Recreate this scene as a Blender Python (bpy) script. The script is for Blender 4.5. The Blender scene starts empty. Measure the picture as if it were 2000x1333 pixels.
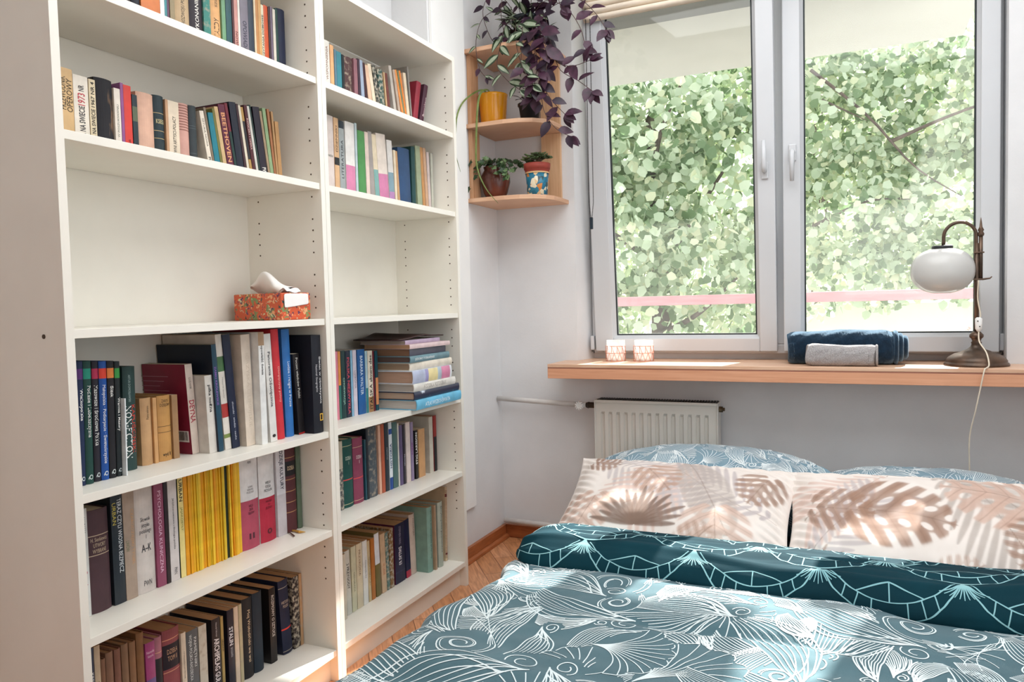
import bpy, bmesh, math, random
import numpy as np
from mathutils import Vector, Matrix
PI = math.pi
C = bpy.context.scene.collection
scn = bpy.context.scene

# ---------------------------------------------------------------- camera
cam_d = bpy.data.cameras.new('camera'); cam = bpy.data.objects.new('camera', cam_d); C.objects.link(cam)
F_PX, YAW, PITCH, ROLL = 1480.4, math.radians(-24.23), math.radians(2.753), math.radians(-1.402)
cam_d.sensor_fit = 'HORIZONTAL'; cam_d.sensor_width = 36.0; cam_d.lens = 36.0 * F_PX / 2000.0
cam_d.clip_start = .05; cam_d.clip_end = 200
fw = Vector((math.sin(YAW)*math.cos(PITCH), math.cos(YAW)*math.cos(PITCH), -math.sin(PITCH)))
rt = Vector((math.cos(YAW), -math.sin(YAW), 0)); up = rt.cross(fw)
r2 = math.cos(ROLL)*rt + math.sin(ROLL)*up; u2 = -math.sin(ROLL)*rt + math.cos(ROLL)*up
m3 = Matrix((r2, u2, -fw)).transposed().to_4x4(); m3.translation = Vector((1.366, -1.768, 1.085))
cam.matrix_world = m3; scn.camera = cam

# ---------------------------------------------------------------- world, sun, exposure
world = bpy.data.worlds.new('daylight'); scn.world = world; world.use_nodes = True
wn = world.node_tree; wb = wn.nodes['Background']
wb.inputs[0].default_value = (.93, .97, 1.0, 1); wb.inputs[1].default_value = 2.2
sun_d = bpy.data.lights.new('sun', 'SUN'); sun_d.energy = 20.0; sun_d.angle = math.radians(.8); sun_d.color = (1, .96, .90)
sun = bpy.data.objects.new('sun', sun_d); C.objects.link(sun)
sun.rotation_euler = Vector((-.28, -1, -.79)).to_track_quat('-Z', 'Y').to_euler()
def lamp_area(name, loc, size, energy, color, target):
    d = bpy.data.lights.new(name, 'AREA'); d.shape = 'RECTANGLE'; d.size, d.size_y = size; d.energy = energy; d.color = color
    o = bpy.data.objects.new(name, d); C.objects.link(o); o.location = loc
    o.rotation_euler = (Vector(target) - Vector(loc)).to_track_quat('-Z', 'Y').to_euler(); return o
lamp_area('ceiling_fill_light', (1.2, .1, 2.58), (1.9, 1.9), 46, (.95, .98, 1.0), (1.2, .1, 0))  # added soft area light to brighten the room, no fixture stands there
scn.view_settings.view_transform = 'Standard'; scn.view_settings.look = 'None'
scn.view_settings.exposure = 0.0; scn.view_settings.gamma = 1.0; scn.view_settings.use_curve_mapping = False
scn.cycles.max_bounces = 10; scn.cycles.diffuse_bounces = 6; scn.cycles.glossy_bounces = 3
scn.cycles.transmission_bounces = 6; scn.cycles.transparent_max_bounces = 16
scn.cycles.caustics_reflective = False; scn.cycles.caustics_refractive = False
scn.cycles.sample_clamp_indirect = 6.0

# ---------------------------------------------------------------- helpers
def hexc(h):
    v = [int(h[i:i+2], 16)/255 for i in (0, 2, 4)]
    return tuple(x/12.92 if x <= .04045 else ((x+.055)/1.055)**2.4 for x in v) + (1,)
MATS = {}
def mat(key, col, rough=.6, vary=.08, scale=30, col2=None, spec=.4, bump=0, bscale=200, metal=0, thresh=None, stretch=None):
    """procedural paint/paper/cloth: a base colour that a noise mixes towards a second one"""
    if key in MATS: return MATS[key]
    m = bpy.data.materials.new(key); m.use_nodes = True; nt = m.node_tree; N = nt.nodes; L = nt.links
    b = N['Principled BSDF']; b.inputs['Roughness'].default_value = rough; b.inputs['Metallic'].default_value = metal
    b.inputs['Specular IOR Level'].default_value = spec
    c = hexc(col) if isinstance(col, str) else col
    if col2 is None: c2 = tuple(max(0, x*(1-vary*2.2)) for x in c[:3]) + (1,)
    else: c2 = hexc(col2)
    tc = N.new('ShaderNodeTexCoord'); nz = N.new('ShaderNodeTexNoise'); nz.inputs['Scale'].default_value = scale; nz.inputs['Detail'].default_value = 4
    src = tc.outputs['Object']
    if stretch:
        mp = N.new('ShaderNodeMapping'); mp.inputs['Scale'].default_value = stretch; L.new(src, mp.inputs[0]); src = mp.outputs[0]
    L.new(src, nz.inputs['Vector'])
    cr = N.new('ShaderNodeValToRGB'); t0, t1 = thresh or (.35, .7)
    cr.color_ramp.elements[0].position = t0; cr.color_ramp.elements[0].color = c
    cr.color_ramp.elements[1].position = t1; cr.color_ramp.elements[1].color = c2
    L.new(nz.outputs['Fac'], cr.inputs['Fac']); L.new(cr.outputs[0], b.inputs['Base Color'])
    if bump:
        bz = N.new('ShaderNodeTexNoise'); bz.inputs['Scale'].default_value = bscale; bz.inputs['Detail'].default_value = 3
        L.new(src, bz.inputs['Vector']); bp = N.new('ShaderNodeBump'); bp.inputs['Strength'].default_value = bump; bp.inputs['Distance'].default_value = .002
        L.new(bz.outputs['Fac'], bp.inputs['Height']); L.new(bp.outputs[0], b.inputs['Normal'])
    MATS[key] = m; return m
def wood(key, c1, c2, scale=(1, 14, 14), rough=.45, nscale=3.0, dist=1.2):
    if key in MATS: return MATS[key]
    m = bpy.data.materials.new(key); m.use_nodes = True; nt = m.node_tree; N = nt.nodes; L = nt.links; b = N['Principled BSDF']
    b.inputs['Roughness'].default_value = rough
    tc = N.new('ShaderNodeTexCoord'); mp = N.new('ShaderNodeMapping'); mp.inputs['Scale'].default_value = scale
    L.new(tc.outputs['Object'], mp.inputs[0]); nz = N.new('ShaderNodeTexNoise'); nz.inputs['Scale'].default_value = nscale
    nz.inputs['Detail'].default_value = 6; nz.inputs['Distortion'].default_value = dist; L.new(mp.outputs[0], nz.inputs['Vector'])
    cr = N.new('ShaderNodeValToRGB'); cr.color_ramp.elements[0].color = hexc(c1); cr.color_ramp.elements[1].color = hexc(c2)
    cr.color_ramp.elements[0].position = .3; cr.color_ramp.elements[1].position = .72
    L.new(nz.outputs['Fac'], cr.inputs[0]); L.new(cr.outputs[0], b.inputs['Base Color'])
    MATS[key] = m; return m
class MB:
    """collects shapes with material slots; build() links them as ONE mesh object"""
    def __init__(s): s.v = []; s.f = []; s.mi = []
    def add(s, vs, fs, mi=0):
        o = len(s.v); s.v += [tuple(p) for p in vs]; s.f += [tuple(i+o for i in f) for f in fs]
        s.mi += [mi]*len(fs) if isinstance(mi, int) else list(mi); return s
    def box(s, x0, x1, y0, y1, z0, z1, mi=0, M=None):
        v = [(x, y, z) for z in (z0, z1) for y in (y0, y1) for x in (x0, x1)]
        if M is not None: v = [tuple(M @ Vector(p)) for p in v]
        return s.add(v, [(0, 2, 3, 1), (4, 5, 7, 6), (0, 1, 5, 4), (2, 6, 7, 3), (0, 4, 6, 2), (1, 3, 7, 5)], mi)
    def prism(s, pts, h0, h1, mi=0, axis='z'):
        n = len(pts)
        def P(a, b, h): return {'z': (a, b, h), 'y': (a, h, b), 'x': (h, a, b)}[axis]
        v = [P(a, b, h0) for a, b in pts] + [P(a, b, h1) for a, b in pts]
        f = [tuple(range(n-1, -1, -1)), tuple(range(n, 2*n))] + [(i, (i+1) % n, n+(i+1) % n, n+i) for i in range(n)]
        if axis == 'y': f = [tuple(reversed(q)) for q in f]
        return s.add(v, f, mi)
    def lathe(s, prof, c=(0, 0, 0), n=40, mi=0, cap=True, sx=1, sy=1):
        vs = []; fs = []
        for r, z in prof:
            for i in range(n): a = 2*PI*i/n; vs.append((c[0]+sx*r*math.cos(a), c[1]+sy*r*math.sin(a), c[2]+z))
        k = len(prof)
        for j in range(k-1):
            for i in range(n): fs.append((j*n+i, j*n+(i+1) % n, (j+1)*n+(i+1) % n, (j+1)*n+i))
        if cap: fs.append(tuple(range(n-1, -1, -1))); fs.append(tuple((k-1)*n+i for i in range(n)))
        return s.add(vs, fs, mi)
    def tube(s, pts, r, n=10, mi=0, closed=False):
        pts = [Vector(p) for p in pts]; k = len(pts); rr = r if hasattr(r, '__len__') else [r]*k
        vs = []; fs = []; prev = None
        for j, p in enumerate(pts):
            t = (pts[min(j+1, k-1)] - pts[max(j-1, 0)]); t = t.normalized() if t.length > 1e-9 else Vector((0, 0, 1))
            if prev is None:
                a = Vector((0, 0, 1)) if abs(t.z) < .9 else Vector((1, 0, 0)); u = t.cross(a).normalized()
            else: u = (prev - t*prev.dot(t)).normalized()
            prev = u; w = t.cross(u)
            for i in range(n):
                a = 2*PI*i/n; vs.append(p + u*rr[j]*math.cos(a) + w*rr[j]*math.sin(a))
        for j in range(k-1):
            for i in range(n): fs.append((j*n+i, j*n+(i+1) % n, (j+1)*n+(i+1) % n, (j+1)*n+i))
        fs.append(tuple(range(n-1, -1, -1))); fs.append(tuple((k-1)*n+i for i in range(n)))
        return s.add(vs, fs, mi)
    def build(s, name, mats, parent=None, smooth=False, bevel=0, loc=None, rot=None, segs=2, wn=False):
        me = bpy.data.meshes.new(name); me.from_pydata([tuple(p) for p in s.v], [], s.f)
        for m in (mats if isinstance(mats, (list, tuple)) else [mats]): me.materials.append(m)
        me.polygons.foreach_set('material_index', s.mi)
        if smooth: me.polygons.foreach_set('use_smooth', [True]*len(s.f))
        me.update(); o = bpy.data.objects.new(name, me); C.objects.link(o)
        if parent: o.parent = parent
        if loc: o.location = loc
        if rot: o.rotation_euler = rot
        if bevel:
            b = o.modifiers.new('bevel', 'BEVEL'); b.width = bevel; b.segments = segs; b.limit_method = 'ANGLE'; b.angle_limit = math.radians(40)
        return o
def smooth_by_angle(o, deg=35):
    me = o.data; me.polygons.foreach_set('use_smooth', [True]*len(me.polygons))
    bm = bmesh.new(); bm.from_mesh(me)
    for e in bm.edges:
        if len(e.link_faces) == 2 and e.calc_face_angle(0) > math.radians(deg): e.smooth = False
    bm.to_mesh(me); bm.free(); return o
def tag(o, label=None, cat=None, group=None, kind=None):
    if label: o['label'] = label
    if cat: o['category'] = cat
    if group: o['group'] = group
    if kind: o['kind'] = kind
    return o
def thing(name, label, cat, loc=(0, 0, 0), rot=(0, 0, 0), group=None):
    o = bpy.data.objects.new(name, None); C.objects.link(o); o.empty_display_size = .05
    o.location = loc; o.rotation_euler = rot; return tag(o, label, cat, group)
def struct(o): o['kind'] = 'structure'; return o
TXT = {}
def text_mesh(body, bold=False):
    cu = bpy.data.curves.new('lettering', 'FONT'); cu.body = body; cu.size = 1; cu.resolution_u = 2; cu.align_x = 'CENTER'; cu.align_y = 'CENTER'
    if bold: cu.offset = .014
    o = bpy.data.objects.new('lettering', cu); C.objects.link(o)
    dg = bpy.context.evaluated_depsgraph_get(); me = bpy.data.meshes.new_from_object(o.evaluated_get(dg))
    bpy.data.objects.remove(o); bpy.data.curves.remove(cu)
    n = len(me.vertices); co = np.empty(n*3, np.float32); me.vertices.foreach_get('co', co); co = co.reshape(-1, 3)
    return me, co
def put_text(body, fn, length, width, m, parent, name='title', fit=True, bold=False):
    """lettering whose X spans length and Y spans width, mapped to the surface by fn(s, t) -> xyz"""
    me, co = text_mesh(body, bold)
    if len(co) == 0: return None
    lo, hi = co.min(0), co.max(0); w, h = max(hi[0]-lo[0], 1e-6), max(hi[1]-lo[1], 1e-6)
    sx, sy = length/w, width/h
    if fit:
        sx = min(sx, sy*1.25); sy = min(sy, sx*1.9)
    s = (co[:, 0]-(lo[0]+hi[0])/2)*sx; t = (co[:, 1]-(lo[1]+hi[1])/2)*sy
    out = np.array([fn(a, b) for a, b in zip(s, t)], np.float32)
    me.vertices.foreach_set('co', out.ravel()); me.materials.clear(); me.materials.append(m); me.update()
    o = bpy.data.objects.new(name, me); C.objects.link(o); o.parent = parent; return o

# ---------------------------------------------------------------- shared materials
M_wall = mat('white_wall_paint', 'dcdcdd', .85, .03, 6, bump=.15, bscale=120)
M_duct = mat('bright_white_board', 'eeeeec', .6, .02, 6)
M_ceil = mat('ceiling_paint', 'e8e6e2', .9, .02, 5)
M_case = mat('cream_white_laminate', 'e8e4da', .38, .02, 8, spec=.45)
M_hole = mat('drilled_hole_dark', '4a3c30', .9, .02)
M_pvc = mat('white_window_plastic', 'c6c8cb', .4, .015, 5)
M_gasket = mat('dark_rubber_gasket', '1c2427', .6, .05)
M_base = wood('orange_skirting_wood', 'b0683c', '8f4f2a', (3, 3, 30), .35)
M_rad = mat('radiator_enamel', 'd8d4cc', .3, .02, 6)
M_dark = mat('dark_metal', '2c2826', .5, .1)
M_pipe = mat('painted_pipe', 'd6d2ce', .4, .03)
M_birch = wood('birch_plywood', 'dcb494', 'c89878', (1.2, 1.2, 24), .5)
M_sillw = wood('window_sill_beech', 'e0bca0', 'cf9f80', (1.0, 16, 16), .38)
M_sillf = wood('window_sill_front_lamination', 'e0a684', 'cf926f', (1.0, 12, 30), .45)
M_sille = wood('window_sill_dark_edge', 'a8705a', '94604c', (1.4, 12, 30), .5)
SHELVES={
'S1':(1.735,"on the near bookcase's top shelf",[
(-0.085,-0.5770,0.0327,0.124,0,'h','2a1a1e','blackish maroon hardback at the left end',{}),
(-0.085,-0.5438,0.0225,0.132,0,'h','1c1e2c','midnight blue hardback left of the wide orange one',{}),
(-0.085,-0.5208,0.0515,0.136,0,'p','c4703a','wide orange volume',{}),
(-0.085,-0.4688,0.0115,0.150,0,'p','e6e2e6','white paperback with purple capitals',{'t': [('TRUDNA', 0.6, 1.0, '7a2a6a', -1, 0.8)]}),
(-0.085,-0.4568,0.0065,0.150,0,'p','3a8088','thin teal book right of the white purple-lettered one',{}),
(-0.085,-0.4498,0.0058,0.153,0,'p','5a3550','thin purple book',{}),
(-0.085,-0.4410,0.0140,0.150,0,'p','8a7a5c','khaki book with a pale right edge',{'edge': 'd8ccb4'}),
(-0.085,-0.4240,0.0430,0.150,0,'h','b49a78','sandy cloth book lettered in dark ink',{'t': [('DZIEJE ROZWOJU POLSKI', 0.05, 0.75, '3a342c', -1, 0.3)]}),
(-0.085,-0.3800,0.0407,0.159,0,'h','282028','black book with bold white title letters',{'t': [('WYKONANIE  JAK', 0.12, 0.9, 'eae4dc', -1, 0.35)]}),
(-0.085,-0.3388,0.0218,0.164,0,'p','3c7a70','scuffed sea green book with an orange foot',{'b': [(0, 0.06, 'd08a54')], 'worn': 1}),
(-0.085,-0.3160,0.0357,0.168,0,'h','d2a06c','peach cloth book with black lettering',{'t': [('GWIAZDY', 0.1, 0.5, '3a3020', -1, 0.45), ('SZLAK', 0.6, 0.95, '4a4030', -1, 0.2)]}),
(-0.085,-0.2798,0.0128,0.174,0,'p','6a9470','pale green paperback',{}),
(-0.085,-0.2650,0.0190,0.177,0,'p','1e4a50','petrol blue paperback',{}),
(-0.085,-0.2440,0.0067,0.182,0,'p','4a2024','thin dark red booklet',{}),
(-0.085,-0.2368,0.0125,0.182,0,'p','c08a82','dusty pink paperback with brown lettering',{'t': [('NOWELE', 0.06, 0.45, '5a2a20', 1, 0.6)]}),
(-0.085,-0.2238,0.0068,0.184,0,'p','d8d4cc','thin off-white booklet',{}),
(-0.085,-0.2150,0.0287,0.182,0,'p','77717c','lilac grey paperback with indented lettering',{'t': [('OPOWIADANIA', 0.05, 0.6, '3a3848', 1, 0.5)]}),
(-0.085,-0.1858,0.0188,0.187,0,'p','263442','slate navy paperback',{}),
(-0.085,-0.1650,0.0057,0.189,0,'p','d6c6a8','thin cream booklet',{}),
(-0.085,-0.1588,0.0105,0.183,0,'p','b8824e','thin caramel booklet',{}),
(-0.085,-0.1478,0.0095,0.184,0,'p','c69a62','thin ochre booklet',{}),
(-0.085,-0.1378,0.0095,0.174,0,'p','d8ccb0','thin cream book with tiny dark lettering',{'t': [('CZYTANIA DOMOWE', 0.1, 0.95, '3a3a3a', -1, 0.7)]}),
(-0.085,-0.1278,0.0158,0.177,0,'p','c0502a','rust orange book',{}),
(-0.085,-0.1100,0.0077,0.177,0,'p','3a2428','thin brown-black booklet',{}),
(-0.085,-0.1018,0.0078,0.181,0,'p','6c5f70','thin mauve grey booklet',{}),
(-0.085,-0.0920,0.0097,0.178,0,'p','d2cabc','thin ivory booklet at the right end',{}),
(-0.085,-0.0818,0.0095,0.183,0,'p','24443f','thin bottle green booklet at the right end',{}),
(-0.085,-0.0718,0.0338,0.188,0,'h','101a36','navy volume at the right end',{}),
]),
'S2':(1.44,"on the near bookcase's second shelf",[
(-0.085,-0.7280,0.0310,0.145,0,'p','c9a676','wide tan book with black opera lettering',{'t': [('PRZEWODNIK', 0.42, 0.88, '2e2618', -1, 0.42, -0.25), ('OPEROWY', 0.4, 0.86, '2e2618', -1, 0.42, 0.22)]}),
(-0.085,-0.6960,0.0330,0.138,0,'p','dcd3c6','white spine with black and red capitals',{'t': [('GRA NA SWIECIE', 0.02, 0.55, '2c2a30', -1, 0.62), ('1973', 0.56, 0.74, 'b03a48', -1, 0.5), ('NR', 0.77, 0.86, '2c2a30', -1, 0.5)]}),
(-0.085,-0.6610,0.0147,0.137,0,'p','d2c2a2','narrow cream spine with bold black lettering',{'t': [('GRA NA SWIECIE', 0.02, 0.55, '1c1a1a', -1, 0.6), ('1967 NR 4', 0.58, 0.96, '1c1a1a', -1, 0.55)]}),
(-0.085,-0.6458,0.0428,0.146,0,'h','232226','torn charcoal binding showing brown board',{'torn': 1}),
(-0.085,-0.6020,0.0150,0.133,0,'p','dcd2c6','white paperback between charcoal and violet spines',{'t': [('W POSZUKIWANIU', 0.1, 0.85, '5a6a60', -1, 0.3)]}),
(-0.085,-0.5860,0.0070,0.148,0,'p','8a4f86','slim violet book',{}),
(-0.085,-0.5780,0.0190,0.146,0,'p','cc3a30','bright red book',{'t': [('znak', 0.1, 0.2, '2a1010', -1, 0.3)]}),
(-0.085,-0.5570,0.0130,0.130,0,'p','1e2c34','dark blue-green book with small cover pictures',{'b': [(0.55, 0.8, '56604a')]}),
(-0.085,-0.5430,0.0447,0.141,0,'h','d0a690','wide salmon cloth hardback',{}),
(-0.085,-0.4978,0.0288,0.144,0,'h','1d2e34','dark green hardback with gilt title lines',{'t': [('KSIEGI', 0.5, 0.68, 'b8ac80', 0, 0.7)], 'g': [0.32, 0.44, 0.72, 0.12]}),
(-0.085,-0.4680,0.0077,0.140,0,'p','b8906e','slim brown-beige book',{}),
(-0.085,-0.4598,0.0305,0.140,0,'p','d8c8b2','cream book with small black printed title',{'t': [('SLAWNI ARTYSCI-POLACY', 0.06, 0.75, '34302c', -1, 0.3)]}),
(-0.085,-0.4288,0.0315,0.142,0,'h','c4968a','pink hardback with brown horizontal stripes',{'b': [(0.55, 0.57, '8a5a50'), (0.5950000000000001, 0.615, '8a5a50'), (0.64, 0.6599999999999999, '8a5a50'), (0.685, 0.705, '8a5a50'), (0.73, 0.75, '8a5a50'), (0.775, 0.7949999999999999, '8a5a50'), (0.8200000000000001, 0.84, '8a5a50'), (0.865, 0.885, '8a5a50'), (0.91, 0.9299999999999999, '8a5a50'), (0.9550000000000001, 0.9749999999999999, '8a5a50')]}),
(-0.085,-0.3968,0.0228,0.143,0,'h','2c3438','wide graphite cloth hardback',{'g': [0.2, 0.62, 0.66], 'gc': '4e565a'}),
(-0.085,-0.3422,0.0130,0.138,10.3,'p','ded2c2','slim white leaning book with black title',{'t': [('SZTUKA NOWA', 0.35, 0.9, '4a443e', 1, 0.4), ('PIW', 0.05, 0.2, '1a1a1a', 1, 0.6)]}),
(-0.085,-0.3283,0.0070,0.149,9.9,'p','7a6a58','thin grey-brown leaning book',{}),
(-0.085,-0.3199,0.0170,0.139,8.3,'p','1b7484','turquoise leaning book',{}),
(-0.085,-0.3013,0.0070,0.152,9.4,'p','6e6c34','thin olive leaning book',{}),
(-0.085,-0.2924,0.0120,0.159,9.6,'p','c2a478','thin straw-coloured leaning book',{}),
(-0.085,-0.2775,0.0210,0.168,9.4,'p','5a1e36','maroon leaning book with large gold letters',{'t': [('BEETHOVEN', 0.08, 0.95, 'd89a6a', 1, 0.62)], 'deep': 0.21}),
(-0.085,-0.2544,0.0090,0.176,9.6,'p','6a1a2a','crimson leaning book with dark green foot',{'b': [(0, 0.6, '14322e')]}),
(-0.085,-0.2442,0.0230,0.182,7.5,'p','12182a','inky navy leaning book',{}),
(-0.085,-0.2190,0.0080,0.182,8.2,'p','3c2228','thin brown leaning booklet',{}),
(-0.085,-0.2098,0.0080,0.180,8.7,'p','d2c8b4','thin cream leaning booklet',{}),
(-0.085,-0.1995,0.0090,0.178,9.5,'p','a8844a','mustard-topped thin leaning book',{'b': [(0.25, 0.8, '232228')]}),
(-0.085,-0.1889,0.0110,0.186,8.4,'p','4a1c24','oxblood leaning book with fine white lettering',{'t': [('KONCERT I OPERA', 0.35, 0.85, 'd8b0a8', 1, 0.5)]}),
(-0.085,-0.1757,0.0080,0.186,9.1,'p','c8c4bc','thin light grey leaning book',{}),
(-0.085,-0.1654,0.0060,0.191,9.9,'p','1c3430','thin dark green leaning booklet',{}),
(-0.085,-0.1581,0.0250,0.189,7.9,'p','221c2a','thick purple-black leaning book with white foot mark',{'t': [('PWM', 0.04, 0.16, 'e0dcd4', 1, 0.6)]}),
(-0.085,-0.1303,0.0080,0.183,9.1,'p','9a846a','thin fawn leaning book',{}),
(-0.085,-0.1210,0.0120,0.193,8,'p','88a078','slim light green leaning book',{}),
(-0.085,-0.1076,0.0080,0.194,6.6,'p','a06a48','thin terracotta leaning book',{}),
(-0.085,-0.0982,0.0070,0.190,4.8,'p','b08a60','thin tan leaning booklet at the right end',{}),
(-0.085,-0.0897,0.0140,0.166,3.6,'p','b48a5c','short tan book at the right end',{}),
]),
'S4':(0.734,"on the near bookcase's fourth shelf",[
(-0.079,-0.7408,0.0072,0.255,0,'h','0f5a6c','teal cyan-labelled volume at the left end',{'b': [(0.855, 0.94, '6ac4e0')], 't': [('Pomorze', 0.5, 0.8, 'dfe8ea', 1, 0.5)]}),
(-0.075,-0.7331,0.0142,0.256,-1.4,'h','16264a','navy volume with a purple label',{'t': [('Wielkopolska', 0.5, 0.8, 'e8e8e4', 1, 0.62), ('Q', 0.035, 0.075, 'c8d0d0', 1, 0.6)], 'b': [(0.855, 0.94, '5a2d72')], 'bt': 1}),
(-0.076,-0.7170,0.0174,0.255,-1.4,'h','123f38','green volume with a mint label',{'t': [('Podlasie i Lubelszczyzna', 0.38, 0.8, 'e8e8e4', 1, 0.62), ('Q', 0.035, 0.075, 'c8d0d0', 1, 0.6)], 'b': [(0.855, 0.94, '1d8f78')], 'bt': 1}),
(-0.081,-0.6946,0.0150,0.253,-1.4,'h','1d1a26','black volume with a crimson label',{'t': [('Mazowsze i środkowa Polska', 0.3, 0.8, 'e8e8e4', 1, 0.62), ('Q', 0.035, 0.075, 'c8d0d0', 1, 0.6)], 'b': [(0.855, 0.94, 'b02a50')], 'bt': 1}),
(-0.079,-0.6791,0.0178,0.252,-1.4,'h','124a96','bright blue volume with a vermilion label',{'t': [('Małopolska · Podkarpacie · Świętokrzyskie', 0.14, 0.8, 'e8e8e4', 1, 0.62), ('Q', 0.035, 0.075, 'c8d0d0', 1, 0.6)], 'b': [(0.855, 0.94, 'd8402c')], 'bt': 1}),
(-0.079,-0.6600,0.0161,0.251,-1.4,'h','17161c','black volume with an orange label',{'t': [('Śląsk', 0.68, 0.8, 'e8e8e4', 1, 0.62), ('Q', 0.035, 0.075, 'c8d0d0', 1, 0.6)], 'b': [(0.855, 0.94, 'e08440')], 'bt': 1}),
(-0.081,-0.6411,0.0124,0.249,-1.4,'h','152024','green-black volume with a green label',{'t': [('Warmia i Mazury', 0.28, 0.8, 'e8e8e4', 1, 0.62), ('Q', 0.035, 0.075, 'c8d0d0', 1, 0.6)], 'b': [(0.855, 0.94, '3a9a48')], 'bt': 1}),
(-0.071,-0.6284,0.0030,0.168,-1.4,'m','e4e8ea','thin white booklet between two dark spines',{}),
(-0.109,-0.5970,0.0319,0.233,-1.2,'h','24403e','dark green hardback with white and red capitals',{'t': [('NON-FICTION', 0.12, 0.62, 'f0f0ec', 1, 0.42, -0.2), ('KAPUŚCIŃSKI', 0.15, 0.65, 'd8402e', 1, 0.42, 0.24), ('ARTUR DOMOSŁAWSKI', 0.66, 0.92, '9ab0ac', 1, 0.16, -0.1)]}),
(-0.12,-0.5422,0.0295,0.156,0,'h','c39a6e','fat manila-covered notebook',{'t': [('Pisma zebrane', 0.68, 0.88, '4a3a28', -1, 0.25)]}),
(-0.12,-0.5112,0.0100,0.154,0,'p','cc9c68','thin manila book between two thicker ones',{}),
(-0.12,-0.4954,0.0370,0.156,0,'h','c08f52','amber-brown book banded by two dark lines',{'g': [0.44, 0.53], 'gc': '4a3420', 't': [('ZARYS\nDZIEJÓW', 0.82, 0.94, '3a2c1c', 0, 0.7), ('wyd. II', 0.06, 0.13, '3a2c1c', 0, 0.6)]}),
(-0.12,-0.4569,0.0167,0.154,0,'p','a07c58','brown book beside the large maroon cover',{}),
(-0.12,-0.4011,0.0216,0.224,3.3,'p','8a1f38','maroon book with bold red title on a pale spine',{'sp': 'd4c4b8', 't': [('DEYNA', 0.35, 0.6, 'a01f38', 1, 0.7), ('LUDWIK', 0.72, 0.85, '3a3030', 1, 0.3)], 'deep': 0.2, 'bar': 1}),
(-0.086,-0.3790,0.0240,0.194,2.1,'p','d6d0c8','thick white book with black lowercase title',{'t': [('piłka nożna', 0.52, 0.88, '1a1a1c', 1, 0.5)], 'deep': 0.15}),
(-0.08,-0.3545,0.0154,0.270,2.6,'p','1e4458','deep blue book with violet title letters',{'t': [('ZAMKI KRÓLEWSKIE', 0.35, 0.88, '8a5fae', 1, 0.5)], 'deep': 0.24, 'cov': '131c2c'}),
(-0.083,-0.3309,0.0209,0.294,3.7,'p','d9d2c8','cream book banded in green and red',{'b': [(0.68, 0.81, '4a7048'), (0.28, 0.4, 'a83632'), (0.1, 0.135, '7a8a4a')], 't': [('Historia sportu', 0.42, 0.66, '8a8480', 1, 0.3)]}),
(-0.079,-0.3088,0.0249,0.293,4.1,'p','16203a','navy book with small white words low on it',{'t': [('słowniki · wiedza · nauka', 0.06, 0.42, 'c8ccd8', 1, 0.22)]}),
(-0.065,-0.2750,0.0314,0.290,1.4,'p','dccdbc','thick ivory book with faint blind letters',{'t': [('IGRZYSKA OLIMPIJSKIE', 0.15, 0.85, 'c8b8a6', 1, 0.45)]}),
(-0.043,-0.2431,0.0211,0.295,0,'p','e4e4e2','white book with a beige head and black lettering',{'b': [(0.88, 1, 'a88a6c')], 't': [('opowieść świata', 0.62, 0.88, '1c1c22', 1, 0.5)]}),
(-0.044,-0.2093,0.0256,0.289,2.5,'p','dcd9d4','white book with large thin grey title',{'t': [('Panorama Oświęcimia', 0.3, 0.86, '4a4a50', 1, 0.5), ('●', 0.04, 0.07, '1a1a1a', 1, 0.5)]}),
(-0.05,-0.1708,0.0285,0.300,2.3,'h','c92f38','scarlet book',{'t': [('Olimpijczycy polscy', 0.3, 0.7, 'eab0a8', 1, 0.32)]}),
(-0.054,-0.1314,0.0317,0.298,1.1,'h','2b6cb0','cobalt blue book',{'t': [('Ludzie i religie w Polsce', 0.28, 0.7, 'e6ecf2', 1, 0.4)]}),
(-0.051,-0.0883,0.0253,0.228,3.7,'p','1c181a','short worn black book',{'t': [('Poczet władców Polski', 0.45, 0.95, 'd8d4cc', 1, 0.35)], 'b': [(0, 0.02, 'a02020')]}),
(-0.014,-0.0625,0.0410,0.278,0,'h','10131f','large black book with white title and yellow frame mark',{'t': [('Świat w obiektywie', 0.3, 0.78, 'f0f0f0', 1, 0.4, 0.2), ('National Geographic', 0.42, 0.7, 'c8c8cc', 1, 0.2, -0.2)], 'ng': 1, 'deep': 0.24}),
]),
'S5':(0.448,"on the near bookcase's fifth shelf",[
(-0.104,-0.7226,0.0211,0.231,0,'p','d5d5d2','white paperback with a red word at the left end',{'t': [('MARIAN', 0.78, 0.92, '3a3a40', 1, 0.5), ('Brandys', 0.25, 0.42, 'b0204a', 1, 0.5)]}),
(-0.104,-0.7003,0.0501,0.222,0,'h','4b3238','very thick plum hardback with gilt lines',{'t': [('H. Sienkiewicz\nUTWORY\nWYBRANE', 0.58, 0.73, 'c4ae94', 0, 0.75)], 'g': [0.56, 0.75], 'gc': 'c4ae94'}),
(-0.104,-0.6452,0.0282,0.245,0,'p','232a32','charcoal paperback with bold white capitals',{'t': [('TERAZ CZYLI WIOSNA BEZPIECZ', 0.28, 0.95, 'dfe4e6', 1, 0.36, 0.2), ('URBAN', 0.72, 0.92, 'c8b850', 1, 0.3, -0.25)]}),
(-0.104,-0.6157,0.0292,0.241,0,'p','a89484','grey-fawn paperback with orange lettering',{'t': [('CZARODZIEJSKI TYGIEL', 0.2, 0.95, 'c89868', 1, 0.3, 0.2), ('LWÓW', 0.45, 0.55, '5a6a48', 1, 0.35, -0.2)]}),
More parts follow.
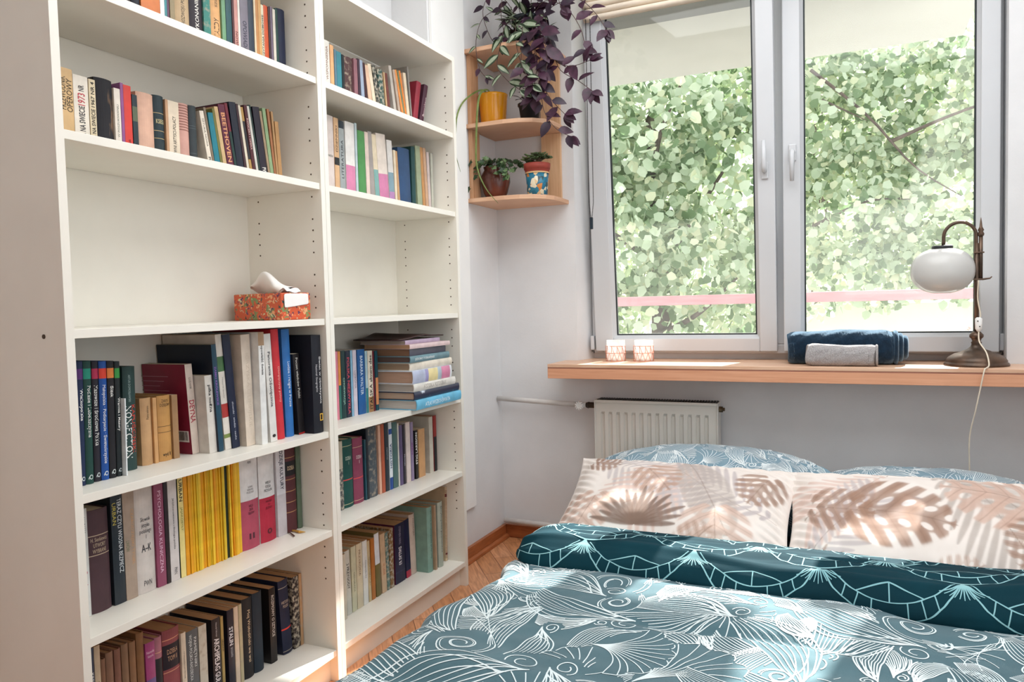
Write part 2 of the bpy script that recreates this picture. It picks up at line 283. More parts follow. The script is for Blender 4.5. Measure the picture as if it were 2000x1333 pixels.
(-0.104,-0.5852,0.0512,0.249,0,'h','cfc6c0','very thick linen dictionary volume',{'t': [('Słownik\njęzyka\npolskiego\nI', 0.5, 0.7, '34343a', 0, 0.6), ('A–K', 0.38, 0.45, '34343a', 0, 0.5), ('PWN', 0.06, 0.12, '34343a', 0, 0.4)]}),
(-0.104,-0.5325,0.0245,0.257,0,'p','8c4560','raspberry mauve paperback',{'t': [('PSYCHOLOGIA KLINICZNA', 0.1, 0.9, 'e0b8cc', 1, 0.36)]}),
(-0.104,-0.5066,0.0103,0.257,0,'p','2a1c20','thin black-brown book',{}),
(-0.104,-0.4948,0.0255,0.261,0,'p','d2cac8','pale book with spaced black lettering',{'t': [('Językoznawstwo i filologia polska', 0.2, 0.85, '2a2a30', 1, 0.26), ('PWN', 0.06, 0.12, '2a2a30', 1, 0.4)]}),
(-0.104,-0.4662,0.0154,0.262,0,'p','e6d48a','light yellow book with heavy black capitals',{'t': [('URBAN', 0.68, 0.93, '1c1c10', 1, 0.62), ('JAJAKOBYŁY', 0.42, 0.66, '8a8440', 1, 0.5)], 'side': '16301c'}),
(-0.104,-0.4493,0.0109,0.262,0,'p','e49a18','thick golden orange journal left of the yellow run',{}),
(-0.1027,-0.4367,0.0039,0.247,0,'m','e8a81c','@MAG',{}),
(-0.1044,-0.4323,0.0034,0.251,0,'m','e89c1a','@MAG',{}),
(-0.105,-0.4284,0.0042,0.247,0,'m','dfa414','@MAG',{}),
(-0.1052,-0.4237,0.0035,0.247,0,'m','f0bc30','@MAG',{}),
(-0.1024,-0.4197,0.0033,0.252,0,'m','e2b020','@MAG',{}),
(-0.1047,-0.4159,0.0043,0.248,0,'m','eab824','@MAG',{}),
(-0.1025,-0.4111,0.0059,0.250,0,'m','d8b428','@MAG',{}),
(-0.1027,-0.4047,0.0055,0.252,0,'m','f0c838','@MAG',{}),
(-0.1049,-0.3987,0.0054,0.249,0,'m','e8a81c','@MAG',{}),
(-0.1044,-0.3928,0.0039,0.249,0,'m','e89c1a','@MAG',{}),
(-0.107,-0.3886,0.0048,0.248,0,'m','dfa414','@MAG',{}),
(-0.1031,-0.3833,0.0039,0.246,0,'m','f0bc30','@MAG',{}),
(-0.1077,-0.3789,0.0036,0.250,0,'m','e2b020','@MAG',{}),
(-0.1063,-0.3748,0.0034,0.250,0,'m','eab824','@MAG',{}),
(-0.1052,-0.3709,0.0037,0.248,0,'m','d8b428','@MAG',{}),
(-0.102,-0.3667,0.0059,0.247,0,'m','f0c838','@MAG',{}),
(-0.1055,-0.3603,0.0056,0.247,0,'m','e8a81c','@MAG',{}),
(-0.1042,-0.3542,0.0055,0.248,0,'m','e89c1a','@MAG',{}),
(-0.1059,-0.3482,0.0055,0.251,0,'m','dfa414','@MAG',{}),
(-0.1061,-0.3422,0.0037,0.250,0,'m','f0bc30','@MAG',{}),
(-0.1026,-0.3380,0.0040,0.247,0,'m','e2b020','@MAG',{}),
(-0.1076,-0.3335,0.0050,0.248,0,'m','eab824','@MAG',{}),
(-0.1034,-0.3280,0.0053,0.250,0,'m','d8b428','@MAG',{}),
(-0.1066,-0.3222,0.0057,0.248,0,'m','f0c838','@MAG',{}),
(-0.108,-0.3160,0.0101,0.250,0,'p','1e2a1c','narrow black-green spine splitting the yellow journals',{}),
(-0.1022,-0.3055,0.0043,0.246,0,'m','f0c838','@MAG',{}),
(-0.1063,-0.3007,0.0052,0.253,0,'m','e8a81c','@MAG',{}),
(-0.1033,-0.2950,0.0038,0.249,0,'m','e89c1a','@MAG',{}),
(-0.1023,-0.2907,0.0060,0.250,0,'m','dfa414','@MAG',{}),
(-0.1031,-0.2842,0.0067,0.248,0,'m','f0bc30','@MAG',{}),
(-0.1069,-0.2770,0.0070,0.249,0,'m','e2b020','@MAG',{}),
(-0.1072,-0.2695,0.0061,0.249,0,'m','eab824','@MAG',{}),
(-0.104,-0.2629,0.0665,0.262,0,'h','e2dedd','thick white and rose pink volume',{'b': [(0, 0.5, 'b04a5e')], 't': [('SŁOWNIK\nPOPRAWNEJ\nPOLSZCZYZNY', 0.56, 0.66, '7a7678', 0, 0.4), ('PISMO', 0.85, 0.93, '2a2a30', 0, 0.2), ('WIELKI\nZBIÓR\nTEKSTÓW', 0.35, 0.46, '3a1a24', 0, 0.35), ('■', 0.1, 0.16, '4a1a2a', 0, 0.3)]}),
(-0.104,-0.1924,0.0607,0.262,0,'h','e0dcdb','thick white and crimson volume',{'b': [(0, 0.47, 'b0243c')], 't': [('WIELKA\nKSIĘGA\nPRZYSŁÓW', 0.53, 0.64, '34343a', 0, 0.5), ('NAUKA\nO\nJĘZYKU', 0.34, 0.44, '4a1018', 0, 0.4), ('●', 0.08, 0.14, '5a1020', 0, 0.3)]}),
(-0.104,-0.1275,0.0360,0.262,0,'p','d4d0d4','whitish paperback with heavy dark lettering',{'t': [('DZIEJE KULTURY', 0.5, 0.92, '20263a', 1, 0.5)], 'b': [(0, 0.45, 'c4bcc0')]}),
(-0.104,-0.0894,0.0461,0.262,0,'h','54262a','oxblood hardback with gilt bands and black title box',{'b': [(0.62, 0.78, '1a1418')], 'g': [0.82, 0.58, 0.45, 0.33, 0.22], 'gc': 'b08458', 't': [('DZIEŁA', 0.68, 0.73, 'c8b090', 0, 0.6)], 'cord': 1}),
(-0.104,-0.0410,0.0195,0.262,0,'h','566450','plain moss green hardback',{}),
]),
'S6':(0.095,"on the near bookcase's bottom shelf",[
(-0.12,-0.7020,0.0109,0.277,0,'p','14304e','navy book with large white capitals at the left end',{'t': [('KRESY', 0.55, 0.95, 'e0e4e8', 1, 0.6)]}),
(-0.12,-0.6899,0.0136,0.277,0,'p','cdbca2','beige book with handwritten-style black title',{'t': [('teleoskopia', 0.3, 0.95, '1e1a18', -1, 0.6)]}),
(-0.12,-0.6738,0.0100,0.242,0,'h','8f6a54','shortest of the small brown cloth volumes',{}),
(-0.12,-0.6613,0.0179,0.250,0,'h','8d6c58','second small brown cloth volume',{}),
(-0.12,-0.6408,0.0156,0.249,0,'h','875f50','third small brown cloth volume',{}),
(-0.12,-0.6225,0.0173,0.252,0,'h','8a6c54','fourth small brown cloth volume',{}),
(-0.12,-0.6026,0.0163,0.249,0,'h','8f6b4e','fifth small brown cloth volume',{}),
(-0.12,-0.5835,0.0194,0.261,0,'h','86603f','taller brown cloth volume beside the small ones',{}),
(-0.12,-0.5627,0.0256,0.229,0,'p','a0447c','magenta, blue and white paperback',{'b': [(0, 0.55, '34465e'), (0.55, 0.62, '6a5a94')], 't': [('Niezwykłe\nhistorie', 0.82, 0.94, 'e8c8dc', 0, 0.8)]}),
(-0.12,-0.5356,0.0204,0.231,0,'h','b07484','dusty rose hardback with dark labels',{'b': [(0.4, 0.78, '2a2a30')], 'g': [0.84], 'gc': 'e0b090'}),
(-0.12,-0.5123,0.0485,0.236,0,'h','8f4a50','thick old rose hardback with a black title box',{'b': [(0.6, 0.85, '221c28')], 't': [('DZIEŁA\nTOM II', 0.68, 0.8, 'c8a080', 0, 0.6)], 'g': [0.9, 0.57], 'gc': 'e0a080'}),
(-0.12,-0.4623,0.0141,0.212,0,'p','d9ccb8','narrow cream book with fine black lettering',{'t': [('CZTERDZIEŚCI LAT PÓŹNIEJ', 0.3, 0.95, '3a3632', 1, 0.35)]}),
(-0.12,-0.4466,0.0353,0.208,0,'p','525a60','slate grey book with white lettering',{'t': [('WOJNA POLSKO-RADZIECKA', 0.4, 0.95, 'd8e0e0', 1, 0.3, -0.2), ('PAMIĘTNIKI', 0.5, 0.95, 'd8e0e0', 1, 0.3, 0.2)]}),
(-0.12,-0.4080,0.0249,0.207,0,'p','c4beb0','stone white paperback with smudged print',{'worn': 1}),
(-0.12,-0.3662,0.0276,0.207,0,'p','1f1b22','black book with tall white block letters',{'t': [('ARCHIPELAG GUŁAG', 0.1, 0.75, 'e4dede', 1, 0.6), ('Aleksander Sołżenicyn', 0.77, 0.95, 'c8c4c4', 1, 0.25)], 'cov': '1a1820'}),
(-0.12,-0.3368,0.0088,0.204,0,'p','a89058','slim mustard book',{'t': [('LEGIONY', 0.3, 0.95, '3a3020', 1, 0.5)]}),
(-0.12,-0.3138,0.0217,0.211,0,'p','1a1a2c','worn black book with the title in white',{'t': [('STALIN', 0.55, 0.78, 'e6e6ea', 1, 0.6), ('BIOGRAFIA', 0.4, 0.52, 'b0b0b8', 1, 0.4)], 'edge': 'c8b090'}),
(-0.12,-0.2903,0.0147,0.211,0,'p','d8c4ae','narrow buff book',{}),
(-0.12,-0.2737,0.0112,0.212,0,'p','b4a888','thin spotted grey-green book',{'worn': 1}),
(-0.12,-0.2587,0.0383,0.218,0,'h','1e1e22','black hardback with red-white script title',{'t': [('Moj Wołodiński we wsi', 0.2, 0.85, 'd8c0a0', 1, 0.35)]}),
(-0.12,-0.2185,0.0357,0.220,0,'h','1b2a38','glossy dark steel blue hardback',{}),
(-0.12,-0.1585,0.0249,0.213,0,'p','1d1819','black paperback with white lettering and thick pages',{'t': [('ROZMOWY O SZTUCE', 0.35, 0.9, 'e0d8d0', 1, 0.4)], 'deep': 0.14}),
(-0.12,-0.1038,0.0394,0.218,3.5,'h','141c38','navy hardback crossed by one red stripe',{'b': [(0.33, 0.35, 'd03a2c')], 't': [('HISTORIA\nPOLSKI', 0.6, 0.75, 'c0b0a0', 0, 0.7)], 'g': [0.04, 0.9], 'gc': 'a8a090'}),
(-0.12,-0.0622,0.0270,0.212,0,'p','2a2426','mottled black and grey worn book',{'worn': 2}),
(-0.12,-0.0329,0.0114,0.213,0,'p','b08c68','thin stained tan book at the right end',{'worn': 1}),
]),
'T1':(1.73,"on the far bookcase's top shelf",[
(-0.085,0.1260,0.0290,0.168,0,'p','ddd9d0','white book with tiny red-brown lettering, leftmost',{'t': [('WSPOMNIENIA', 0.3, 0.9, '7a4a3a', -1, 0.35)]}),
(-0.085,0.1580,0.0170,0.161,0,'p','dca878','apricot orange book',{}),
(-0.085,0.1780,0.0100,0.153,0,'p','5a7a8a','thin steel blue book',{}),
(-0.085,0.1900,0.0240,0.151,0,'p','3a7f8c','teal book with dark mottling',{}),
(-0.085,0.2160,0.0110,0.148,0,'p','1d2428','narrow black book',{}),
(-0.085,0.2290,0.0460,0.149,0,'h','4a3030','thick reddish brown worn hardback',{'worn': 1}),
(-0.085,0.2787,0.0190,0.154,0,'p','8c6068','dusty plum book',{}),
(-0.085,0.3000,0.0110,0.159,0,'p','3c2a38','thin aubergine book',{}),
(-0.085,0.3193,0.0170,0.158,3.5,'p','98a4b8','light steel-blue leaning book',{}),
(-0.085,0.3406,0.0140,0.154,5.6,'p','3e2228','thin wine leaning book',{}),
(-0.085,0.3619,0.0200,0.151,8.8,'p','d8b49a','shell pink leaning book',{}),
(-0.085,0.3882,0.0180,0.161,11.6,'p','dccdb4','ivory leaning book',{}),
(-0.085,0.4115,0.0177,0.162,10.9,'p','3a3c38','black speckled leaning book',{'worn': 2}),
(-0.085,0.4297,0.0279,0.158,6.8,'p','2a4a44','green speckled leaning book',{'worn': 2}),
(-0.085,0.4631,0.0070,0.155,6,'m','c8a880','very thin buff leaning booklet',{}),
(-0.085,0.4741,0.0160,0.155,7.4,'m','6a3a34','thin brown-red leaning booklet',{}),
(-0.085,0.5142,0.0160,0.189,10.4,'m','b8b0a6','tall grey leaning magazine',{'deep': 0.2}),
(-0.085,0.5446,0.0140,0.183,12.5,'m','b4a090','thin putty leaning magazine',{}),
(-0.085,0.5673,0.0134,0.188,15.5,'m','d88a4a','thin amber leaning magazine',{}),
(-0.085,0.5812,0.0065,0.189,14,'m','7a8a6a','very thin sage leaning magazine',{}),
(-0.085,0.5893,0.0094,0.191,13.4,'m','e08238','thin vivid orange leaning magazine',{}),
(-0.085,0.5992,0.0174,0.188,8.1,'m','dccbb0','thin cream leaning magazine',{}),
(-0.085,0.6220,0.0086,0.216,5.8,'m','8a8680','tall thin grey sheet folder',{'deep': 0.2}),
(-0.085,0.6310,0.0307,0.182,-13.4,'h','8c2434','crimson book tilted right',{'deep': 0.16}),
(-0.085,0.6732,0.0260,0.186,-16.8,'h','421a2c','dark maroon book tilted right, rightmost',{'t': [('Brockhaus', 0.3, 0.75, 'e0c8c8', -1, 0.4)], 'deep': 0.14}),
]),
'T2':(1.44,"on the far bookcase's second shelf",[
(-0.085,0.1250,0.0350,0.234,0,'p','d2c4be','pale rosy book at the left end',{'t': [('PAMIĘTNIK', 0.4, 0.55, '8a8a80', 0, 0.7)]}),
(-0.085,0.1630,0.0230,0.233,0,'p','d0a880','tan book with a black square and white-lettered edge',{'b': [(0.38, 0.48, '1c1c20')], 't': [('DZIENNIKI', 0.5, 0.95, '3a2a1c', -1, 0.4)]}),
(-0.085,0.1880,0.0260,0.229,0,'p','9aa0a0','grey book with black ends and bold lettering',{'b': [(0.9, 1, '1c2834'), (0, 0.08, '1c2834')], 't': [('LITERATURA', 0.12, 0.85, '2a2a34', -1, 0.45)]}),
(-0.085,0.2200,0.0480,0.234,0,'p','e2deda','wide white and rose pink book',{'b': [(0, 0.42, 'd080a4')]}),
(-0.085,0.2710,0.0110,0.238,0,'p','b8c8cc','very thin ice blue book',{}),
(-0.085,0.2852,0.0400,0.219,0,'p','4a8a4c','vivid green book',{}),
(-0.085,0.3293,0.0200,0.221,1.4,'p','dcc6bc','light rosy book leaning left of a grey one',{}),
(-0.085,0.3522,0.0230,0.226,2.5,'p','9c9490','medium grey leaning book',{}),
(-0.085,0.3789,0.0250,0.221,3.8,'p','dcccb0','cream book with a sea-green lower half',{'b': [(0, 0.48, '78a4a0')]}),
(-0.085,0.4066,0.0550,0.230,4.4,'p','dccfc4','wide cream book with pink lower half',{'b': [(0, 0.42, 'c87aa0')]}),
(-0.085,0.4652,0.0320,0.219,3.2,'p','d4d0cc','whitish book with a teal and pink foot',{'b': [(0, 0.2, 'b080b0'), (0.2, 0.5, '7894a0')]}),
(-0.085,0.4997,0.0130,0.191,2,'p','ddcdb4','thin ivory leaning book',{}),
(-0.085,0.5166,0.0130,0.190,3.5,'p','c0966a','thin tan leaning book',{}),
(-0.085,0.5357,0.0750,0.208,1.8,'h','2c4a70','thick denim blue hardback',{'deep': 0.17}),
(-0.085,0.6175,0.0250,0.226,0,'h','1c4444','dark green book with a white edge',{'edge': 'd8dcd4'}),
(-0.085,0.6502,0.0330,0.233,2.3,'p','98a284','sage green book',{}),
(-0.085,0.6873,0.0180,0.233,3.5,'p','c08c58','thin copper-brown book',{}),
(-0.085,0.7094,0.0190,0.234,3.8,'p','c8a284','thin light brown book',{}),
(-0.085,0.7299,0.0170,0.223,2.6,'p','cdbcb8','thin lilac-cream book',{}),
(-0.085,0.7500,0.0150,0.224,0,'p','bcbcae','thin grey-green book at the right end',{}),
]),
'T4':(0.734,"on the far bookcase's fourth shelf",[
(-0.116,0.1668,0.0157,0.217,0,'p','dd8498','pink book at the left end',{}),
(-0.116,0.1838,0.0119,0.216,0,'p','e09248','orange book with a teal lower half',{'b': [(0, 0.5, '2c6a62')]}),
(-0.116,0.1984,0.0215,0.217,0,'p','173a3c','dark green book with pale vertical title',{'t': [('CHORWACJA', 0.2, 0.6, '9ac0b0', 1, 0.5)]}),
(-0.116,0.2226,0.0246,0.215,0,'p','1e2a3c','blue-black book with red and white lettering',{'t': [('POLSKA NIEZWYKŁA', 0.05, 0.9, 'c84a5a', 1, 0.5)]}),
(-0.116,0.2486,0.0097,0.215,0,'p','86b4d0','thin sky-blue book',{}),
(-0.116,0.2611,0.0197,0.215,0,'p','cfc6d2','pale lilac book with faint lettering',{'t': [('LIZBONA', 0.3, 0.8, '6a6068', 1, 0.4)]}),
(-0.116,0.2865,0.0404,0.215,0,'p','1f5a98','wide royal blue book',{'t': [('BARBARA WALTER', 0.3, 0.9, 'dce8f0', 1, 0.36)]}),
(-0.116,0.3298,0.0118,0.208,0,'p','a8c4cc','thin ice-white and teal book',{'b': [(0, 0.4, '2a7a80')]}),
(-0.116,0.3446,0.0270,0.207,0,'p','e0d6c4','cream book with heavy black lettering and brown foot',{'b': [(0, 0.25, 'a07850')], 't': [('ITALSKA słowo des.', 0.05, 0.95, '1c1a1a', -1, 0.6)]}),
(-0.116,0.3731,0.0076,0.205,0,'p','6a2430','thin ruby booklet',{}),
(-0.116,0.3868,0.0154,0.205,0,'p','1b4a56','narrow petrol book with an orange strip, beside the stack',{'b': [(0.1, 0.55, 'd89060')]}),
]),
'T5':(0.448,"on the far bookcase's fifth shelf",[
(-0.107,0.1594,0.0185,0.219,0,'p','4a4a4c','black and cream patchy book, leftmost',{'b': [(0.6, 1, 'c8bca8')], 'worn': 2}),
(-0.107,0.1805,0.0545,0.220,0,'h','124a44','deep green hardback with gilt bands and red stripe',{'g': [0.05, 0.9], 'gc': 'c8c49a', 'b': [(0.4, 0.415, 'd04a4a')], 't': [('DZIEŁA\nI', 0.62, 0.75, 'd8e0d0', 0, 0.5)]}),
(-0.107,0.2378,0.0540,0.215,0,'h','8a3c56','raspberry hardback with gilt bands and red stripe',{'g': [0.05, 0.86], 'gc': 'd0b090', 'b': [(0.38, 0.395, 'e05050')], 't': [('DZIEŁA\nII', 0.6, 0.74, 'e8d8d8', 0, 0.5)]}),
(-0.107,0.2947,0.0087,0.202,0,'p','1b4a58','thin teal-blue book',{}),
(-0.107,0.3063,0.0118,0.237,0,'p','1b222c','narrow black book',{}),
(-0.107,0.3211,0.0512,0.238,0,'h','4a5258','thick frayed grey cloth hardback',{'worn': 1}),
(-0.107,0.3769,0.0139,0.237,0,'p','dcae96','thin salmon book',{}),
(-0.107,0.3940,0.0188,0.237,0,'p','b4593c','brick orange book',{}),
(-0.107,0.4159,0.0223,0.238,0,'p','25313a','slate-black book with fine white lettering',{'t': [('MIASTO', 0.3, 0.8, 'a8b4b8', 1, 0.3)]}),
(-0.107,0.4415,0.0195,0.237,0,'p','dbe2e8','white book with blue letters and ends',{'b': [(0, 0.18, '1e4a94'), (0.82, 0.9, '1e4a94')], 't': [('HISTORIA', 0.2, 0.8, '1e3a6a', -1, 0.6)]}),
(-0.107,0.4642,0.0297,0.234,0,'p','4a6a68','grey-green book',{}),
(-0.107,0.4973,0.0067,0.225,0,'p','e2e0d8','very thin white booklet',{}),
(-0.107,0.5074,0.0204,0.216,0,'p','5f5278','purple book',{}),
(-0.107,0.5311,0.0138,0.216,0,'p','2c2834','thin black book with a faint white title',{'t': [('PROCES', 0.1, 0.7, 'b8b4c0', 1, 0.5)]}),
(-0.107,0.5518,0.0280,0.220,0,'p','e0d0cb','pinkish white book',{}),
(-0.107,0.5834,0.0178,0.216,0,'p','8f80a0','lavender book with purple lettering',{'t': [('POEZJE', 0.4, 0.7, '7a2a78', -1, 0.6)]}),
(-0.107,0.6120,0.0182,0.181,0,'p','1b181a','short black book with white capitals',{'t': [('STIG LARSSON', 0.3, 0.95, 'f0ece6', -1, 0.7)]}),
(-0.107,0.6375,0.0447,0.180,0,'p','cb9a6a','plain tan paperback',{}),
(-0.107,0.7165,0.0273,0.215,0,'p','c6bfb2','tall bone-white book',{'deep': 0.18}),
(-0.107,0.7497,0.0218,0.216,0,'p','9a2f2c','red-topped book fading to black, rightmost',{'b': [(0, 0.62, '16161e')]}),
]),
'T6':(0.095,"on the far bookcase's bottom shelf",[
(-0.109,0.1630,0.0134,0.210,0,'p','c9c2b0','thin cream book at the left end',{}),
(-0.12,0.1940,0.0247,0.211,1.9,'p','c8c8be','grey-white book with black title',{'t': [('2 PRZYGODY', 0.4, 0.8, '2a2a2a', 1, 0.5)]}),
(-0.12,0.2215,0.0252,0.215,0,'p','c6c4a8','pale green-cream book',{'t': [('GEOGRAFIA', 0.3, 0.6, '6a6a50', 1, 0.3)]}),
(-0.12,0.2496,0.0316,0.215,0,'p','d0c4a8','yellowish ivory book',{'t': [('PRZYRODA', 0.5, 0.9, '7a5a40', 1, 0.3)]}),
(-0.12,0.2841,0.0264,0.215,0,'p','dbdcd8','clean white book',{'t': [('Gospodarka', 0.4, 0.7, '5a6470', 1, 0.35)]}),
(-0.12,0.3135,0.0149,0.208,1.2,'p','c4b088','straw-yellow narrow book',{'t': [('TEORIA LITERATURY', 0.1, 0.9, '6a5a40', 1, 0.4)]}),
(-0.12,0.3315,0.0212,0.210,0,'p','b06c30','burnt orange book',{}),
(-0.12,0.3588,0.0279,0.224,2,'p','6d6238','olive book with a white upper label',{'b': [(0.5, 0.98, 'dcdfe4')]}),
(-0.12,0.3930,0.0286,0.208,1.9,'p','c6a888','light tan book with orange lettering',{'t': [('W LESIE', 0.3, 0.5, 'b05a30', 1, 0.4)]}),
(-0.12,0.4247,0.0161,0.206,1.9,'p','54706a','patterned teal book',{'worn': 2}),
(-0.12,0.4441,0.0230,0.212,0,'p','7a5a34','brown and gold patterned book',{'worn': 2}),
(-0.12,0.4770,0.0646,0.215,0,'p','181a3a','thick navy book with a maroon edge and white title',{'t': [("DALLAS '63", 0.3, 0.6, 'e8e4e8', 1, 0.5), ('STEPHEN KING', 0.65, 0.95, '9a94a8', 1, 0.28)], 'side': '5a1f3a', 'b': [(0.18, 0.2, '2a2a4a')]}),
(-0.12,0.5486,0.0317,0.216,2,'p','14183c','dark blue book with a red foot',{'b': [(0, 0.12, 'b02a44')]}),
(-0.119,0.5859,0.0392,0.225,2,'h','c8b4a6','beige cloth hardback',{'t': [('MIKOŁAJEK', 0.6, 0.95, '6a4a3c', 1, 0.25)]}),
(-0.07,0.6256,0.0368,0.244,0,'h','7fa093','wide sage green boxed volume',{'t': [('Wielka encyklopedia przyrody', 0.2, 0.95, '2e4a44', 1, 0.3)], 'deep': 0.2}),
(-0.063,0.6628,0.0110,0.245,0.4,'p','ab8f74','narrow brown-beige book',{}),
(-0.061,0.6898,0.0356,0.248,0,'h','a9b0a2','pale grey-green hardback with fine black title',{'t': [('Encyklopedia powszechna', 0.2, 0.95, '2c302c', 1, 0.35)], 'deep': 0.18}),
(-0.075,0.7627,0.0158,0.289,-1.8,'h','cbb494','cream book ribbed with fine brown stripes, rightmost',{'b': [(0.04, 0.048, '8a6450'), (0.06, 0.068, '8a6450'), (0.08, 0.088, '8a6450'), (0.1, 0.108, '8a6450'), (0.12, 0.128, '8a6450'), (0.14, 0.14800000000000002, '8a6450'), (0.16, 0.16799999999999998, '8a6450'), (0.18000000000000002, 0.188, '8a6450'), (0.2, 0.20800000000000002, '8a6450'), (0.22, 0.22799999999999998, '8a6450'), (0.24000000000000002, 0.248, '8a6450'), (0.26, 0.268, '8a6450'), (0.27999999999999997, 0.288, '8a6450'), (0.3, 0.308, '8a6450'), (0.32, 0.328, '8a6450'), (0.33999999999999997, 0.348, '8a6450'), (0.36, 0.368, '8a6450'), (0.38, 0.388, '8a6450'), (0.39999999999999997, 0.408, '8a6450'), (0.42, 0.428, '8a6450'), (0.44, 0.448, '8a6450'), (0.45999999999999996, 0.46799999999999997, '8a6450'), (0.48, 0.488, '8a6450'), (0.5, 0.508, '8a6450'), (0.52, 0.528, '8a6450'), (0.54, 0.548, '8a6450'), (0.56, 0.5680000000000001, '8a6450'), (0.5800000000000001, 0.5880000000000001, '8a6450'), (0.6000000000000001, 0.6080000000000001, '8a6450'), (0.62, 0.628, '8a6450'), (0.64, 0.648, '8a6450'), (0.66, 0.668, '8a6450'), (0.68, 0.6880000000000001, '8a6450'), (0.7000000000000001, 0.7080000000000001, '8a6450'), (0.7200000000000001, 0.7280000000000001, '8a6450'), (0.7400000000000001, 0.7480000000000001, '8a6450'), (0.76, 0.768, '8a6450'), (0.78, 0.788, '8a6450'), (0.8, 0.808, '8a6450'), (0.8200000000000001, 0.8280000000000001, '8a6450'), (0.8400000000000001, 0.8480000000000001, '8a6450'), (0.8600000000000001, 0.8680000000000001, '8a6450'), (0.88, 0.888, '8a6450'), (0.9, 0.908, '8a6450'), (0.92, 0.928, '8a6450'), (0.9400000000000001, 0.9480000000000001, '8a6450'), (0.86, 0.9, '6a2a28'), (0.08, 0.11, '6a2a28')]}),
]),
}
# ---------------------------------------------------------------- room shell
WY = 1.42            # room face of the window wall
def floor_mat():
    m = bpy.data.materials.new('diagonal_oak_parquet'); m.use_nodes = True; N = m.node_tree.nodes; L = m.node_tree.links; b = N['Principled BSDF']
    b.inputs['Roughness'].default_value = .38
    tc = N.new('ShaderNodeTexCoord'); mp = N.new('ShaderNodeMapping'); mp.inputs['Rotation'].default_value = (0, 0, math.radians(52)); L.new(tc.outputs['Object'], mp.inputs[0])
    br = N.new('ShaderNodeTexBrick'); br.inputs['Scale'].default_value = 1; br.inputs['Brick Width'].default_value = .36; br.inputs['Row Height'].default_value = .082
    br.inputs['Mortar Size'].default_value = .0012; br.inputs['Color1'].default_value = hexc('dba078'); br.inputs['Color2'].default_value = hexc('c08456'); br.inputs['Mortar'].default_value = hexc('6a3f28')
    br.inputs['Bias'].default_value = .0; L.new(mp.outputs[0], br.inputs['Vector'])
    mp2 = N.new('ShaderNodeMapping'); mp2.inputs['Scale'].default_value = (3, 30, 3); L.new(mp.outputs[0], mp2.inputs[0])
    nz = N.new('ShaderNodeTexNoise'); nz.inputs['Scale'].default_value = 2; nz.inputs['Detail'].default_value = 6; nz.inputs['Distortion'].default_value = 1.6; L.new(mp2.outputs[0], nz.inputs['Vector'])
    cr = N.new('ShaderNodeValToRGB'); cr.color_ramp.elements[0].position = .35; cr.color_ramp.elements[0].color = (.62, .56, .5, 1); cr.color_ramp.elements[1].position = .62; cr.color_ramp.elements[1].color = (1.05, 1.05, 1.05, 1)
    L.new(nz.outputs[0], cr.inputs[0]); mx = N.new('ShaderNodeMixRGB'); mx.blend_type = 'MULTIPLY'; mx.inputs[0].default_value = .8
    L.new(br.outputs[0], mx.inputs[1]); L.new(cr.outputs[0], mx.inputs[2]); L.new(mx.outputs[0], b.inputs['Base Color']); return m
RX, RY0 = 2.32, -3.3
struct(MB().box(-.40, RX+.1, RY0-.1, 1.55, -.10, 0).build('floor', floor_mat()))
struct(MB().box(-.40, RX+.1, RY0-.1, 1.75, 2.62, 2.72).build('ceiling', M_ceil))
wl = MB(); wl.prism([(-.40, RY0-.1), (-.29, RY0-.1), (-.29, .83), (-.13, .83), (-.13, 1.60), (-.40, 1.60)], 0, 2.62)
struct(wl.build('wall_left', M_wall))
# window wall: parapet below the sill, flank on the left, splayed reveal, lintel, short return on the right
ww = MB()
ww.box(-.13, RX+.1, WY, 1.56, 0, .768)
ww.prism([(-.13, WY), (.25, WY), (.283, 1.56), (.283, 1.78), (-.13, 1.78)], .768, 2.62)
ww.prism([(1.872, 1.56), (1.868, WY), (RX+.1, WY), (RX+.1, 1.78), (1.872, 1.78)], .768, 2.62)
ww.box(.283, 1.872, WY, 1.78, 2.47, 2.62)
ww.box(.283, 1.872, 1.56, 1.80, .60, .855)
struct(ww.build('wall_window', M_wall))
# far right and rear walls, each with an unseen opening added and sized to let in fill light
wr = MB(); wr.box(RX, RX+.1, .2, WY, 0, 2.62); wr.box(RX, RX+.1, RY0-.1, -1.75, 0, 2.62); wr.box(RX, RX+.1, -1.75, .2, 0, .85); wr.box(RX, RX+.1, -1.75, .2, 2.3, 2.62)
struct(wr.build('wall_right', M_wall))
wk = MB(); wk.box(-.40, 1.3, RY0-.1, RY0, 0, 2.62); wk.box(2.0, RX+.1, RY0-.1, RY0, 0, 2.62); wk.box(.75, 2.0, RY0-.1, RY0, 2.1, 2.62); wk.box(.75, 2.0, RY0-.1, RY0, 0, 1.1)
struct(wk.build('wall_rear', M_wall))
# slim white boxed duct on the left wall, ends above the floor
struct(MB().box(-.1299, -.116, .842, 1.112, .222, 2.62).build('trim_1', M_duct, bevel=.002))
# skirting
def skirting(name, pts, dx, dy):
    (x0, y0), (x1, y1) = pts; b = MB(); b.box(min(x0, x1+dx*.014), max(x0, x1+dx*.014) if dx else x1, y0 if not dy else y0-.014, y1, .001, .058)
    return b
b = MB(); b.box(-.1298, -.113, .832, WY-.0165, .001, .060); b.prism([(-.113, .001), (-.096, .001), (-.100, .013), (-.113, .018)], .832, WY-.0165, 0, 'y')
struct(b.build('baseboard_left', M_base, bevel=.002))
b = MB(); b.box(-.1298, RX, WY-.016, WY-.0002, .001, .060)
struct(b.build('baseboard_window', M_base, bevel=.002))

